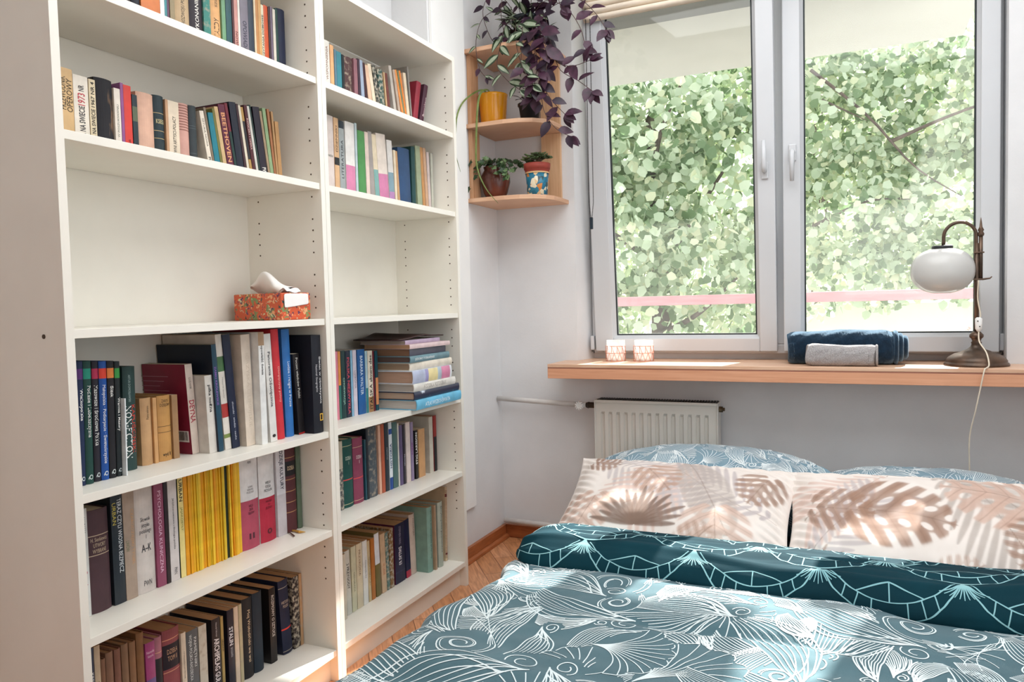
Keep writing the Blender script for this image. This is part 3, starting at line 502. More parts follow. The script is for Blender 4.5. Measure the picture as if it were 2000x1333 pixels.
# ---------------------------------------------------------------- window
def sash(x0, x1, z0, z1, gx0, gx1, gz0, gz1, name, tilt=0, handle_up=False, hx=0, hz=1.6, gm=None):
    """sash frame with glass, local origin at the hinge line (y=0 rear face at +.035)"""
    root = bpy.data.objects.new(name, None); C.objects.link(root); root.location = ((x0+x1)/2, 1.53, z0); root.rotation_euler = (tilt, 0, 0); struct(root)
    cx = (x0+x1)/2; X = [x0-cx, gx0-cx, gx1-cx, x1-cx]; Z = [0, gz0-z0, gz1-z0, z1-z0]
    f = MB()
    def bar(xa, xb, za, zb): f.box(xa, xb, -.030, .030, za, zb)
    bar(X[0], X[1]-.012, Z[0], Z[3]); bar(X[2]+.012, X[3], Z[0], Z[3]); bar(X[1]-.012, X[2]+.012, Z[0], Z[1]-.012); bar(X[1]-.012, X[2]+.012, Z[2]+.012, Z[3])
    fr = f.build('sash_frame', M_pvc, root, bevel=.004)
    g = MB()      # sloped glazing bead
    for (xa, xb, za, zb, d) in ((X[1]-.012, X[1], Z[1]-.012, Z[2]+.012, 0), (X[2], X[2]+.012, Z[1]-.012, Z[2]+.012, 1)):
        g.prism([(xa, -.024 if d == 0 else -.008), (xb, -.008 if d == 0 else -.024), (xb, .02), (xa, .02)], za, zb)
    for (za, zb, d) in ((Z[1]-.012, Z[1], 0), (Z[2], Z[2]+.012, 1)):
        g.prism([(-.024 if d == 0 else -.008, za), (-.008 if d == 0 else -.024, zb), (.02, zb), (.02, za)], X[1]-.012, X[2]+.012, 0, 'x')
    g.build('glazing_bead', M_pvc, root)
    k = MB(); e = .0055
    for (xa, xb, za, zb) in ((X[1], X[1]+e, Z[1], Z[2]), (X[2]-e, X[2], Z[1], Z[2]), (X[1]+e, X[2]-e, Z[1], Z[1]+e), (X[1]+e, X[2]-e, Z[2]-e, Z[2])): k.box(xa, xb, -.007, .006, za, zb)
    k.build('gasket', M_gasket, root)
    MB().box(X[1]+.001, X[2]-.001, -.003, .003, Z[1]+.001, Z[2]-.001).build('glass_pane', gm or M_glass, root)
    h = MB(); hx -= cx; hz -= z0
    h.box(hx-.014, hx+.014, -.038, -.0305, hz-.033, hz+.033)
    s = 1 if handle_up else -1
    hb = h.build('handle_plate', M_pvc, root, bevel=.004)
    l = MB(); l.tube([(hx, -.038, hz), (hx, -.060, hz), (hx, -.066, hz+s*.012), (hx, -.066, hz+s*.115)], [.010, .010, .010, .008], 14)
    l.build('handle_lever', M_pvc, hb, smooth=True)
    return root
def glass_mat(key, veil):
    m = bpy.data.materials.new(key); m.use_nodes = True; N = m.node_tree.nodes; L = m.node_tree.links
    N.remove(N['Principled BSDF']); o = N['Material Output']; t = N.new('ShaderNodeBsdfTransparent'); g = N.new('ShaderNodeBsdfGlossy'); g.inputs['Roughness'].default_value = .02
    fr = N.new('ShaderNodeFresnel'); fr.inputs[0].default_value = 1.35; mx = N.new('ShaderNodeMixShader'); t.inputs[0].default_value = (.97, .985, .98, 1)
    L.new(fr.outputs[0], mx.inputs[0]); L.new(t.outputs[0], mx.inputs[1]); L.new(g.outputs[0], mx.inputs[2]); 
    tl = N.new('ShaderNodeBsdfTranslucent'); m2 = N.new('ShaderNodeMixShader'); m2.inputs[0].default_value = veil      # translucent share imitating the pale reflection haze on the pane
    L.new(mx.outputs[0], m2.inputs[1]); L.new(tl.outputs[0], m2.inputs[2]); L.new(m2.outputs[0], o.inputs[0]); return m
M_glass = glass_mat('faint_veil_glass', .018); M_glass2 = glass_mat('stronger_veil_glass', .03)
wroot = bpy.data.objects.new('window_1', None); C.objects.link(wroot); struct(wroot)
f = MB(); f.box(.285, .335, 1.53, 1.60, .856, 2.468); f.box(1.825, 1.871, 1.53, 1.60, .856, 2.468); f.box(.335, 1.825, 1.53, 1.60, .856, .895); f.box(.335, 1.825, 1.53, 1.60, 2.42, 2.468)
f.box(1.075, 1.125, 1.53, 1.60, .895, 2.42)
f.build('outer_frame', M_pvc, wroot, bevel=.004)
hi = MB()
for x in (.296, 1.866): hi.box(x-.009, x+.006, 1.492, 1.528, .872, .935)
hg = hi.build('hinge_cover', M_pvc, wroot, bevel=.003)
hi = MB()
for x in (.300, 1.862): hi.tube([(x-.006, 1.49, .868), (x+.004, 1.49, .868), (x+.004, 1.49, .858)], .003, 8)
hi.build('hinge_screw', M_dark, wroot)
s1 = sash(.309, 1.085, .868, 2.41, .404, 1.005, .937, 2.33, 'window_2', tilt=math.radians(4.3), handle_up=True, hx=1.047, hz=1.60)
s2 = sash(1.113, 1.853, .868, 2.41, 1.191, 1.780, .940, 2.33, 'window_3', hx=1.150, hz=1.66, gm=M_glass2)
s2.location.y = 1.499

# ---------------------------------------------------------------- window sill board
t = thing('window_sill', 'long thick beech window sill board under the window', 'window sill', (1.12, 1.38, .77))
def rel(b): b.v = [(x-1.12, y-1.38, z-.77) for x, y, z in b.v]; return b
SX0, SX1 = .191, 2.10
b = MB(); b.prism([(SX0, 1.2), (SX1, 1.2), (SX1, WY-.001), (1.866, WY-.001), (1.866, 1.558), (.281, 1.558), (.252, WY-.001), (SX0, WY-.001)], .8165, .8300)
rel(b).build('top_board', M_sillw, t, bevel=.0015)
rel(MB().box(SX0+.0005, SX1, 1.2005, WY-.001, .8115, .8163)).build('dark_edge_layer', M_sille, t)
rel(MB().box(SX0, SX1, 1.2, WY-.001, .770, .8113)).build('lower_board', M_sillf, t, bevel=.0015)

# ---------------------------------------------------------------- radiator, valve and pipes
t = thing('radiator', 'white ribbed panel radiator under the window sill', 'radiator', (.612, 1.35, .10))
rx0, rx1, rz0, rz1 = .352, .872, .07, .668
prof = [(rx0+.004, 1.332)]
n = 14; w = (rx1-rx0-.05)/n
for i in range(n):
    a = rx0+.025+i*w
    prof += [(a+.002, 1.332), (a+.006, 1.342), (a+w*.46, 1.342), (a+w*.46+.005, 1.332)]
prof += [(rx1-.004, 1.332)]
front = MB()
zz = [rz0+.02, rz0+.055, rz1-.062, rz1-.055, rz1-.02]
def off(z): return 1 if rz0+.06 < z < rz1-.06 else 0
vs = []; Zs = [rz0, rz0+.05, rz0+.062, rz1-.062, rz1-.050, rz1-.004]; k = [0, 0, 1, 1, 0, 0]
for z, q in zip(Zs, k):
    for x, y in prof: vs.append((x-.612, (1.332 if not q else y)-1.35, z-.10))
P_ = len(prof); fs = [(j*P_+i, j*P_+i+1, (j+1)*P_+i+1, (j+1)*P_+i) for j in range(len(Zs)-1) for i in range(P_-1)]
front.add(vs, fs); front.build('front_panel', M_rad, t)
b = MB()
b.box(rx0-.612, rx0+.005-.612, -.024, .05, rz0-.1, rz1-.1); b.box(rx1-.005-.612, rx1-.612, -.024, .05, rz0-.1, rz1-.1)
b.box(rx0+.005-.612, rx1-.005-.612, -.024, -.0178, rz1-.1-.012, rz1-.1+.0005)
b.build('side_cover', M_rad, t, bevel=.002)
b = MB()
x = rx0+.012
while x < rx1-.012: b.box(x-.612, x+.006-.612, -.016, .048, rz1-.106, rz1-.0975); x += .0115
b.box(rx0+.005-.612, rx1-.005-.612, .040, .049, rz0-.1, rz1-.101); b.box(rx0+.006-.612, rx1-.006-.612, -.015, .04, rz1-.125, rz1-.12)
b.build('top_grille', M_dark, t)
b = MB(); b.tube([(rx1-.612, .01, .54), (rx1+.014-.612, .01, .54)], .012, 12); b.tube([(rx1+.014-.612, .01, .54), (rx1+.022-.612, .01, .54)], .007, 8); b.build('vent_plug', mat('aged_brass', '6a5a44', .4, .2, metal=.6), t)
t = thing('radiator_valve', 'white toothed radiator valve knob at the left of the radiator', 'valve', (.283, 1.36, .640))
b = MB(); b.tube([(.069, 0, 0), (.030, 0, 0)], [.013, .013], 12); b.tube([(.034, 0, .0), (.02, 0, 0)], [.016, .010], 6); b.build('brass_union', mat('dark_brass', '4a3c30', .45, .2, metal=.5), t)
b = MB()
b.tube([(.0, -.004, 0), (0, -.030, 0)], [.013, .011], 16)
for i in range(10):
    a = 2*PI*i/10; b.box(-.003, .003, -.034, -.012, .0085, .0185, 0, Matrix.Rotation(a, 4, 'Y'))
b.build('toothed_knob', M_duct, t)
b = MB(); b.tube([(-.014, 0, 0), (.022, 0, 0)], .012, 14); b.build('valve_body', M_pipe, t, smooth=True)
o = MB().tube([(-.128, 1.375, .655), (.266, 1.360, .6405)], .0115, 16).build('heating_pipe', M_pipe, smooth=True)
tag(o, 'white upper heating pipe running from the corner to the radiator valve', 'pipe')
o = MB().tube([(-.112, 1.385, .085), (.55, 1.385, .072)], .0125, 16).build('heating_pipe', M_pipe, smooth=True)
tag(o, 'white lower heating pipe just above the skirting behind the bed', 'pipe')

# ---------------------------------------------------------------- bookcases
PT = .018
def bookcase(y0, y1, shelves, label):
    t = thing('bookcase', label, 'bookcase', (-.14, (y0+y1)/2, 0)); cy = (y0+y1)/2
    def sub(b): b.v = [(x+.14, y-cy, z) for x, y, z in b.v]; return b
    for s, (a, b_) in enumerate(((y0, y0+PT), (y1-PT, y1))):
        p = MB(); p.box(-.28, 0, a, b_, 0, 2.02)
        inner = b_ if s == 0 else a; d = .0006 if s == 0 else -.0006
        for xh in (-.033, -.229):
            for k in range(54):
                if k % 5 == 3: continue
                z = 1.814+.0315*4-.0315*(k)
                if z < .12 or z > 1.97 or any(abs(z-q) < .014 for q in shelves): continue
                n = 8; vs = [(xh+.0027*math.cos(2*PI*i/n), inner+d, z+.0027*math.sin(2*PI*i/n)) for i in range(n)]
                p.add(vs, [tuple(range(n)) if s else tuple(range(n-1, -1, -1))], 1)
        sub(p).build('side_panel', [M_case, M_hole], t)
    for z in shelves:
        sub(MB().box(-.271, -.004, y0+PT+.0005, y1-PT-.0005, z, z+.018)).build('shelf_board', M_case, t, bevel=.0008)
    sub(MB().box(-.271, 0, y0+PT, y1-PT, 2.002, 2.02)).build('top_board', M_case, t)
    sub(MB().box(-.271, -.004, y0+PT, y1-PT, .0768, .0948)).build('bottom_board', M_case, t, bevel=.0008)
    sub(MB().box(-.045, -.028, y0+PT, y1-PT, .0, .0766)).build('plinth', M_case, t)
    sub(MB().box(-.279, -.273, y0+PT, y1-PT, .03, 2.002)).build('back_panel', M_case, t)
    return t
SH = [1.717, 1.4223, 1.0398, .7162, .4300]
c1 = bookcase(-.801, -.0006, SH, 'tall cream bookcase nearest the camera, its big left side facing the room')
c2 = bookcase(.0006, .800, SH, 'tall cream bookcase farther from the camera, beside the white duct and plant shelves')
s = MB(); s.tube([(-.063+.14, -.8022+.4008, 1.045), (-.063+.14, -.8008+.4008, 1.045)], .0045, 14); s.build('assembly_screw', M_hole, c1)
# ---------------------------------------------------------------- books
M_pages = mat('cream_paper_edges', 'd6c6ac', .9, .12, 8, stretch=(2, 260, 2), thresh=(.3, .75))
M_old_shaded_pages = mat('yellowed_and_shaded_paper_edges', 'b58e66', .9, .18, 8, stretch=(2, 260, 2), thresh=(.3, .75))  # yellowed tan, with the bottom shelves' warm shade put into the colour
def cover(col, kind='p', worn=0):
    if worn: return mat('worn_cover_%s_%d' % (col, worn), col, .7, .2, 90 if worn == 2 else 60, col2={1: 'a89a88', 2: 'a8a090'}[worn], thresh=(.5, .75) if worn == 1 else (.45, .6))
    return mat('book_%s_%s' % (kind, col), col, .62 if kind == 'h' else .42, .10, 25, bump=.12 if kind == 'h' else 0, bscale=900)
def ink(col): return mat('ink_' + col, col, .55, .02)
def book(x, y, t, h, lean, kind, col, name, label, group, ex, z, cat='book'):
    depth = ex.get('deep', min(.272+x-.006, (.66*h+.015) if kind != 'm' else .72*h))
    depth = min(depth, .272+x-.004)
    a = math.radians(lean)
    if lean >= 0: loc = (x, y, z+.0004); 
    else: loc = (x, y+t-t*math.cos(a), z+.0004+t*math.sin(-a))
    root = thing(name, label, cat, loc, (a, 0, 0), group)
    hard = kind == 'h'; c = min(.0025 if hard else .0007, t*.2); bulge = min(.22*t, .006) if hard else min(.05*t, .0012)
    prof = lambda yy: -bulge*(2*yy/t-1)**2
    n = 8 if hard else 4
    out = [(-depth, 0)] + [(prof(t*i/n), t*i/n) for i in range(n+1)] + [(-depth, t)]
    inn = [(-depth, t-c)] + [(prof(c+(t-2*c)*i/n)-c, c+(t-2*c)*i/n) for i in range(n, -1, -1)] + [(-depth, c)]
    # outline as a strip: index pairs
    bands = [(0, 1, None)]
    B_ = [(q[0], q[1], q[2]) for q in ex.get('b', [])] + [(g-.004, g+.004, ex.get('gc', 'b8a070')) for g in ex.get('g', [])]
    cuts = sorted({0.0, 1.0} | {max(0, min(1, v)) for q in B_ for v in q[:2]})
    mats = [cover(ex.get('sp', col), kind, ex.get('worn', 0)), cover(ex.get('cov', ex.get('side', col)), kind, ex.get('worn', 0)), cover(ex.get('edge', col), kind, ex.get('worn', 0)), M_pages]
    if ex.get('torn'): mats[0] = mat('torn_charcoal_binding', '1c1b20', .8, .2, 14, col2='6a5240', thresh=(.52, .56), stretch=(1, 1, .5))
    if ex.get('sp'): mats[2] = cover(col, kind)
    mi = {}
    m = MB(); K = len(out); ring = out + inn; R = len(ring); vs = []; fs = []; ms = []
    for cz in cuts:
        for (px, py) in ring: vs.append((px, py, cz*h))
    for j in range(len(cuts)-1):
        mid = (cuts[j]+cuts[j+1])/2; bm = 0
        for q in B_:
            if q[0] <= mid <= q[1]:
                if q[2] not in mi: mi[q[2]] = len(mats); mats.append(cover(q[2], kind) if q[2] not in ('b8a070',) else ink(q[2]))
                bm = mi[q[2]]
        for i in range(R):
            i2 = (i+1) % R
            if i == 0: k = 1
            elif i == K-2: k = 2
            elif i < K-2: k = bm
            else: k = 1
            fs.append((j*R+i, j*R+i2, (j+1)*R+i2, (j+1)*R+i)); ms.append(k)
    top = (len(cuts)-1)*R
    for i in range(K-1):       # caps between outer and inner contour
        o0, o1, i0, i1 = i, i+1, R-1-i, R-2-i
        fs.append((o1, o0, i0, i1)); fs.append((top+o0, top+o1, top+i1, top+i0)); k = 1 if i == 0 else 2 if i == K-2 else 0; ms += [k, k]
    m.v = vs; m.f = fs; m.mi = ms
    cv = m.build('cover', mats, root)
    if hard and not B_:
        pass
    lip = .003 if hard else .0004
    pg = MB(); pg.box(-depth+(.004 if hard else .001), -bulge-c*1.05, c*1.02, t-c*1.02, lip, h-lip)
    pg.build('page_block', M_old_shaded_pages if (z < .4 or col in ('8f6a54', 'b48a5c', 'c39a6e', 'cc9c68', 'c08f52')) else M_pages, root)
    for T in ex.get('t', []):
        body, z0, z1, tc_, d, wf = T[:6]; oy = (T[6] if len(T) > 6 else 0)*t + t/2; zc = (z0+z1)/2*h; ln = (z1-z0)*h
        px = lambda yy: prof(max(0, min(t, yy))) + .0004; bo = wf >= .5 and len(body) < 22 and chr(10) not in body
        if d == 0: fn = lambda s, q: (px(oy+s), oy+s, zc+q); put_text(body, fn, wf*t, ln, ink(tc_), root, bold=bo)
        elif d == 1: fn = lambda s, q: (px(oy+q), oy+q, zc-s); put_text(body, fn, ln, wf*t, ink(tc_), root, bold=bo)
        else: fn = lambda s, q: (px(oy-q), oy-q, zc+s); put_text(body, fn, ln, wf*t, ink(tc_), root, bold=bo)
    if ex.get('ng'):
        e = MB(); zc, w2, h2, q = .16*h, .0065, .010, .0022
        for (ya, yb, za, zb) in ((-w2, w2, h2-q, h2), (-w2, w2, -h2, -h2+q), (-w2, -w2+q, -h2+q, h2-q), (w2-q, w2, -h2+q, h2-q)):
            e.box(-.0012, .0006, t/2+.006+ya, t/2+.006+yb, zc+za, zc+zb)
        e.build('yellow_frame_mark', ink('e8b848'), root)
    if ex.get('bar'):
        e = MB(); e.box(-.050, -.008, -.0006, -.0001, .030, .058, 0)
        xx = -.047; r = random.Random(3)
        while xx < -.012: wv = r.choice((.0008, .0016)); e.box(xx, xx+wv, -.0009, -.0006, .034, .056, 1); xx += wv+r.choice((.0010, .0018))
        e.build('barcode_label', [ink('e4dcd8'), ink('222222')], root)
        # lines of blurb on the maroon cover
        e = MB()
        for q in range(9): e.box(-.18+.005*(q % 3), -.06-.03*((q*7) % 3)/2, -.0006, -.0001, h-.03-.012*q-.0012, h-.03-.012*q, 0)
        e.build('blurb_lines', ink('b87c88'), root)
    if ex.get('cord'):
        e = MB(); e.tube([(-.02, .01, .001), (.012, -.004, .0035), (.040, -.022, .003)], [.0015, .0018, .0022], 8, 0)
        e.tube([(-.01, .020, .002), (.012, .016, .004), (.030, .012, .004), (.045, .020, .003)], [.002, .003, .004, .001], 8, 1)
        e.build('bookmark_cord', [ink('5a3a30'), ink('c09040')], root)
    return root
mag_proto = {}
for key, (z, where, rows) in SHELVES.items():
    for (x, y, t, h, lean, kind, col, desc, ex) in rows:
        if desc == '@MAG':
            ident = 'thin yellow magazine in the tightly packed yellow run ' + where
            if col not in mag_proto:
                r_ = mag_proto[col] = book(x, y, t, h, 0, 'm', col, 'magazine', ident, 'thin yellow magazines packed side by side', {}, z, 'magazine')
                r_['t0'] = t
            else:          # same kind again: copy the thing and its parts
                src = mag_proto[col]; r_ = src.copy(); C.objects.link(r_); r_.location = (x, y, z+.0004)
                r_.scale = (1, t/src['t0'], h/.25*.999 if False else 1)
                for ch in src.children:
                    c_ = ch.copy(); C.objects.link(c_); c_.parent = r_
            continue
        label = desc + ', ' + where
        nm = 'magazine' if kind == 'm' and 'magazine' in desc else 'booklet' if 'booklet' in desc else 'book'
        book(x, y, t, h, lean, kind, col, nm, label, None, ex, z, 'magazine' if nm == 'magazine' else 'book')
for o in list(bpy.data.objects):
    if 't0' in o: del o['t0']

# stack of large books lying on the far bookcase's fourth shelf, overhanging its front
M_dk = mat('dark_photo_cover', '242c44', .35, .3, 14, col2='c8d0dc', thresh=(.58, .66))
M_multi = mat('patchwork_cover', 'c4d4e4', .4, .2, 9, col2='8a86b0', thresh=(.45, .55))
def flat_book(name, label, z, th, x1, y0, W, Ln, col, pages='d6c6ac', rot=0, hard=True, text=None, tcol='f0f4f6', mats=None, ts=.5, segs=None):
    """spine faces +x (length Ln along y), the page edge faces -y"""
    root = thing(name, label, 'book', (x1, y0, z+.0003), (0, 0, math.radians(rot)), 'large books stacked flat')
    c = .0025 if hard else .0008; b = .003 if hard else .001; n = 6
    out = [(-W, 0)] + [(-b*(2*i/n-1)**2, th*i/n) for i in range(n+1)] + [(-W, th)]
    inn = [(-W, th-c)] + [(-b*(2*i/n-1)**2-c, c+(th-2*c)*i/n) for i in range(n, -1, -1)] + [(-W, c)]
    ring = out+inn; R = len(ring); m = MB(); K = len(out)
    cuts = [0, Ln] if not segs else [s*Ln for s in [0]+[q[0] for q in segs]]
    ms = [mats or cover(col, 'p')]; 
    if segs:
        for q in segs: ms.append(cover(q[1], 'p'))
    vs = [(px, yy, pz) for yy in cuts for (px, pz) in ring]; fs = []; mi = []
    for j in range(len(cuts)-1):
        for i in range(R):
            i2 = (i+1) % R; fs.append((j*R+i2, j*R+i, (j+1)*R+i, (j+1)*R+i2)); mi.append((j+1) if segs and 0 < i < K-2 else 0)
    top = (len(cuts)-1)*R
    for i in range(K-1):
        o0, o1, i0, i1 = i, i+1, R-1-i, R-2-i
        fs.append((o0, o1, i1, i0)); fs.append((top+o1, top+o0, top+i0, top+i1)); mi += [0, 0]
    m.v, m.f, m.mi = vs, fs, mi; m.build('cover', ms, root)
    lip = .003 if hard else .0006
    MB().box(-W+.004, -b-c, lip, Ln-lip, c*1.02, th-c*1.02).build('page_block', mat('flat_pages_'+pages, pages, .9, .15, 8, stretch=(2, 2, 260), thresh=(.3, .75)), root)
    if text:
        fn = lambda s, q: (-b*(2*(th/2+q)/th-1)**2+.0005, Ln*ts+s, th/2+q)
        put_text(text, fn, Ln*.55, th*.55, ink(tcol), root)
    return root
ZS = .7342
flat_book('book', 'sky-blue atlas at the bottom of the flat stack, sticking out past the shelf', ZS, .034, .022, .424, .230, .318, '6ab8da', 'c4beb6', 0, True, 'ATLAS WSZECHŚWIATA', 'e8f4fa', ts=.45)
flat_book('book', 'midnight photo book second from the bottom of the flat stack', ZS+.0345, .0265, .016, .420, .215, .325, '242c44', 'b49c88', .6, True, mats=M_dk)
flat_book('book', 'pearl white book third from the bottom of the flat stack', ZS+.0615, .027, .012, .424, .215, .290, 'e0dcd4', 'b8b0a6', -.5, True, 'HISTORIA FOTOGRAFII', '9a948c')
flat_book('book', 'thickest book of the flat stack, white with yellow and pink patches', ZS+.089, .044, .012, .421, .200, .275, 'd0d8e4', 'b4927c', .5, True, segs=[(.3, 'b8c0d8'), (.38, '9c98c4'), (.62, 'e8d8a0'), (.72, 'b4c4d0'), (.95, 'd888a8'), (1.0, 'e0e4e8')])
flat_book('book', 'plain ivory book above the thickest one in the flat stack', ZS+.1335, .026, -.006, .430, .185, .285, 'ded4c4', 'a88e74', -1.5, True)
flat_book('book', 'teal book with white capitals in the upper half of the flat stack', ZS+.160, .023, .000, .426, .190, .280, '6a8c96', '5c4a44', .8, True, 'JEZIORO TOSKAŃSKIE', 'e8ecec', ts=.35)
flat_book('book', 'dark grey bent book near the top of the flat stack', ZS+.1835, .024, -.004, .428, .190, .262, '4c5060', '7a5a44', 1.5, False)
flat_book('book', 'pinkish white paperback with a red mark near the top of the stack', ZS+.208, .015, -.000, .424, .190, .272, 'dcc4c4', 'b08868', -1, False)
flat_book('book', 'lilac-spined paperback under the curled brown magazine', ZS+.2235, .013, -.018, .425, .185, .245, 'b09cb4', '9a8c80', 1.2, False)
# curled soft magazine on top
root = thing('magazine', 'dark brown magazine with curled cover lying on top of the flat stack', 'magazine', (-.12, .50, ZS+.2372))
m = MB(); n1, n2 = 22, 10; vs = []; fs = []
for k, dz in enumerate((0, .0045)):
    for i in range(n1+1):
        for j in range(n2+1):
            s = i/n1; q = j/n2; yy = -.09+.30*s; xx = -.10+.19*q
            zb = .004*math.sin(PI*s)+.014*math.exp(-((s-.45)/.16)**2)*(1-q*.6)+.004*q*(s > .5)
            vs.append((xx, yy, zb+dz+.0005))
W_ = n2+1; H_ = (n1+1)*W_
for i in range(n1):
    for j in range(n2):
        a = i*W_+j; fs.append((a, a+W_, a+W_+1, a+1)); fs.append((H_+a, H_+a+1, H_+a+W_+1, H_+a+W_))
for i in range(n1):
    for j in (0, n2): a = i*W_+j; fs.append((a, H_+a, H_+a+W_, a+W_) if j == 0 else (a, a+W_, H_+a+W_, H_+a))
for j in range(n2):
    for i in (0, n1): a = i*W_+j; fs.append((a, a+1, H_+a+1, H_+a) if i == 0 else (a, H_+a, H_+a+1, a+1))
m.add(vs, fs); o = m.build('cover', cover('3a2420', 'p'), root, smooth=True)
b = MB(); b.box(-.085, .075, -.07, .18, .0, .0004); b.build('inner_pages', M_pages, root)

# ---------------------------------------------------------------- tissue box
root = thing('tissue_box', 'orange floral cardboard tissue box with white tissues, alone on the middle shelf', 'tissue box', (-.129, -.091, 1.0582))
def tissue_mat():
    m = bpy.data.materials.new('orange_flower_print'); m.use_nodes = True; N = m.node_tree.nodes; L = m.node_tree.links; b = N['Principled BSDF']; b.inputs['Roughness'].default_value = .5
    tc = N.new('ShaderNodeTexCoord'); prev = None; base = N.new('ShaderNodeRGB'); base.outputs[0].default_value = hexc('c8522a'); prev = base.outputs[0]
    for i, (sc, thr, col, off) in enumerate(((26, .36, '7a8450', 0), (30, .30, 'e0a070', 3.1), (34, .24, '5a2a50', 7.7), (46, .22, 'c8c8a0', 5.2), (40, .22, '34403c', 9.2))):
        mp = N.new('ShaderNodeMapping'); mp.inputs['Location'].default_value = (off, off*.7, off*1.3); L.new(tc.outputs['Object'], mp.inputs[0])
        nz = N.new('ShaderNodeTexNoise'); nz.inputs['Scale'].default_value = 60; L.new(mp.outputs[0], nz.inputs[0])
        ad = N.new('ShaderNodeMixRGB'); ad.inputs[0].default_value = .07; L.new(mp.outputs[0], ad.inputs[1]); L.new(nz.outputs['Color'], ad.inputs[2])
        v = N.new('ShaderNodeTexVoronoi'); v.inputs['Scale'].default_value = sc; L.new(ad.outputs[0], v.inputs['Vector'])
        lt = N.new('ShaderNodeMath'); lt.operation = 'LESS_THAN'; lt.inputs[1].default_value = thr; L.new(v.outputs['Distance'], lt.inputs[0])
        mx = N.new('ShaderNodeMixRGB'); L.new(lt.outputs[0], mx.inputs[0]); L.new(prev, mx.inputs[1]); mx.inputs[2].default_value = hexc(col); prev = mx.outputs[0]
    L.new(prev, b.inputs['Base Color']); return m
R_ = Matrix.Rotation(math.radians(79), 4, 'Z')
b = MB(); b.box(-.050, .050, -.105, .105, 0, .074, 0, R_); b.build('carton', tissue_mat(), root, bevel=.003)
M_tis = mat('white_tissue_paper', 'f2efec', .9, .03, 20)
# crumpled tissue pulled out of the slot and the flap on the end
def crumple(pts_fn, nu, nv, name, parent, seed=0, dmp=.0):
    rnd = random.Random(seed); vs = []; fs = []
    for i in range(nu+1):
        for j in range(nv+1): p = pts_fn(i/nu, j/nv); vs.append(tuple(R_ @ Vector((p[0]+rnd.uniform(-dmp, dmp), p[1]+rnd.uniform(-dmp, dmp), p[2]+rnd.uniform(-dmp, dmp)))))
    for i in range(nu):
        for j in range(nv): a = i*(nv+1)+j; fs.append((a, a+nv+1, a+nv+2, a+1))
    o = MB().add(vs, fs).build(name, M_tis, parent, smooth=True)
    s = o.modifiers.new('thickness', 'SOLIDIFY'); s.thickness = .0008; o.modifiers.new('soft', 'SUBSURF').render_levels = 1; return o
crumple(lambda s, q: (.028*math.sin(q*5.2+s*2)*(1-.3*s), -.078+.150*s+.012*math.sin(q*7), .074+(.018+.050*math.exp(-((s-.60)/.26)**2))*(1-abs(2*q-1)**1.5)), 12, 9, 'tissue', root, 5, .0025)
crumple(lambda s, q: (-.03+.05*q, -.068-.038*s, .0755+.012*math.sin(PI*s)+.003*math.sin(9*q)), 6, 5, 'tissue', root, 8, .0015)
crumple(lambda s, q: (-.042+.084*q, -.1066-.0012*s, .072-.040*s*(1-.25*q)), 4, 5, 'tissue', root, 4, .0004)
# ---------------------------------------------------------------- bed: base, mattress, duvet, folded cover, pillows
def np_noise(x, y, seed, scale, octaves=3):
    r = np.random.RandomState(seed); out = np.zeros_like(x, dtype=float); amp = 1.0; f = scale
    for o in range(octaves):
        for k in range(4):
            a = r.uniform(0, 2*PI); p = r.uniform(0, 2*PI); g = r.uniform(.7, 1.3)
            out += amp*np.sin((x*np.cos(a)+y*np.sin(a))*f*g*2*PI+p+1.3*np.sin((y*np.cos(a)-x*np.sin(a))*f*g*1.7+p*2))
        amp *= .5; f *= 2.1
    return out/4
def fabric(key, col, col2, rough=.85, sheen=.3, bump=.25):
    m = mat(key, col, rough, .1, 5, col2=col2, bump=bump, bscale=700, spec=.15); m.node_tree.nodes['Principled BSDF'].inputs['Sheen Weight'].default_value = sheen; return m
def grid_mesh(Pf, us, vs_):
    U, V = np.meshgrid(us, vs_, indexing='ij'); X, Y, Z = Pf(U.ravel(), V.ravel()); n, m_ = len(us), len(vs_)
    idx = np.arange(n*m_).reshape(n, m_); q = np.stack([idx[:-1, :-1], idx[1:, :-1], idx[1:, 1:], idx[:-1, 1:]], -1).reshape(-1, 4)
    return np.stack([X, Y, Z], 1), q
def build_np(name, V, Q, mats, MI, parent=None, smooth=True):
    me = bpy.data.meshes.new(name); me.vertices.add(len(V)); me.vertices.foreach_set('co', np.asarray(V, np.float32).ravel())
    k = Q.shape[1]; me.loops.add(Q.size); me.loops.foreach_set('vertex_index', Q.astype(np.int32).ravel())
    me.polygons.add(len(Q)); me.polygons.foreach_set('loop_start', np.arange(0, Q.size, k, dtype=np.int32))
    me.polygons.foreach_set('loop_total', np.full(len(Q), k, np.int32)); me.polygons.foreach_set('material_index', MI.astype(np.int32))
    if smooth: me.polygons.foreach_set('use_smooth', np.ones(len(Q), bool))
    for m in mats: me.materials.append(m)
    me.update(calc_edges=True); me.validate(); o = bpy.data.objects.new(name, me); C.objects.link(o)
    if parent: o.parent = parent
    return o
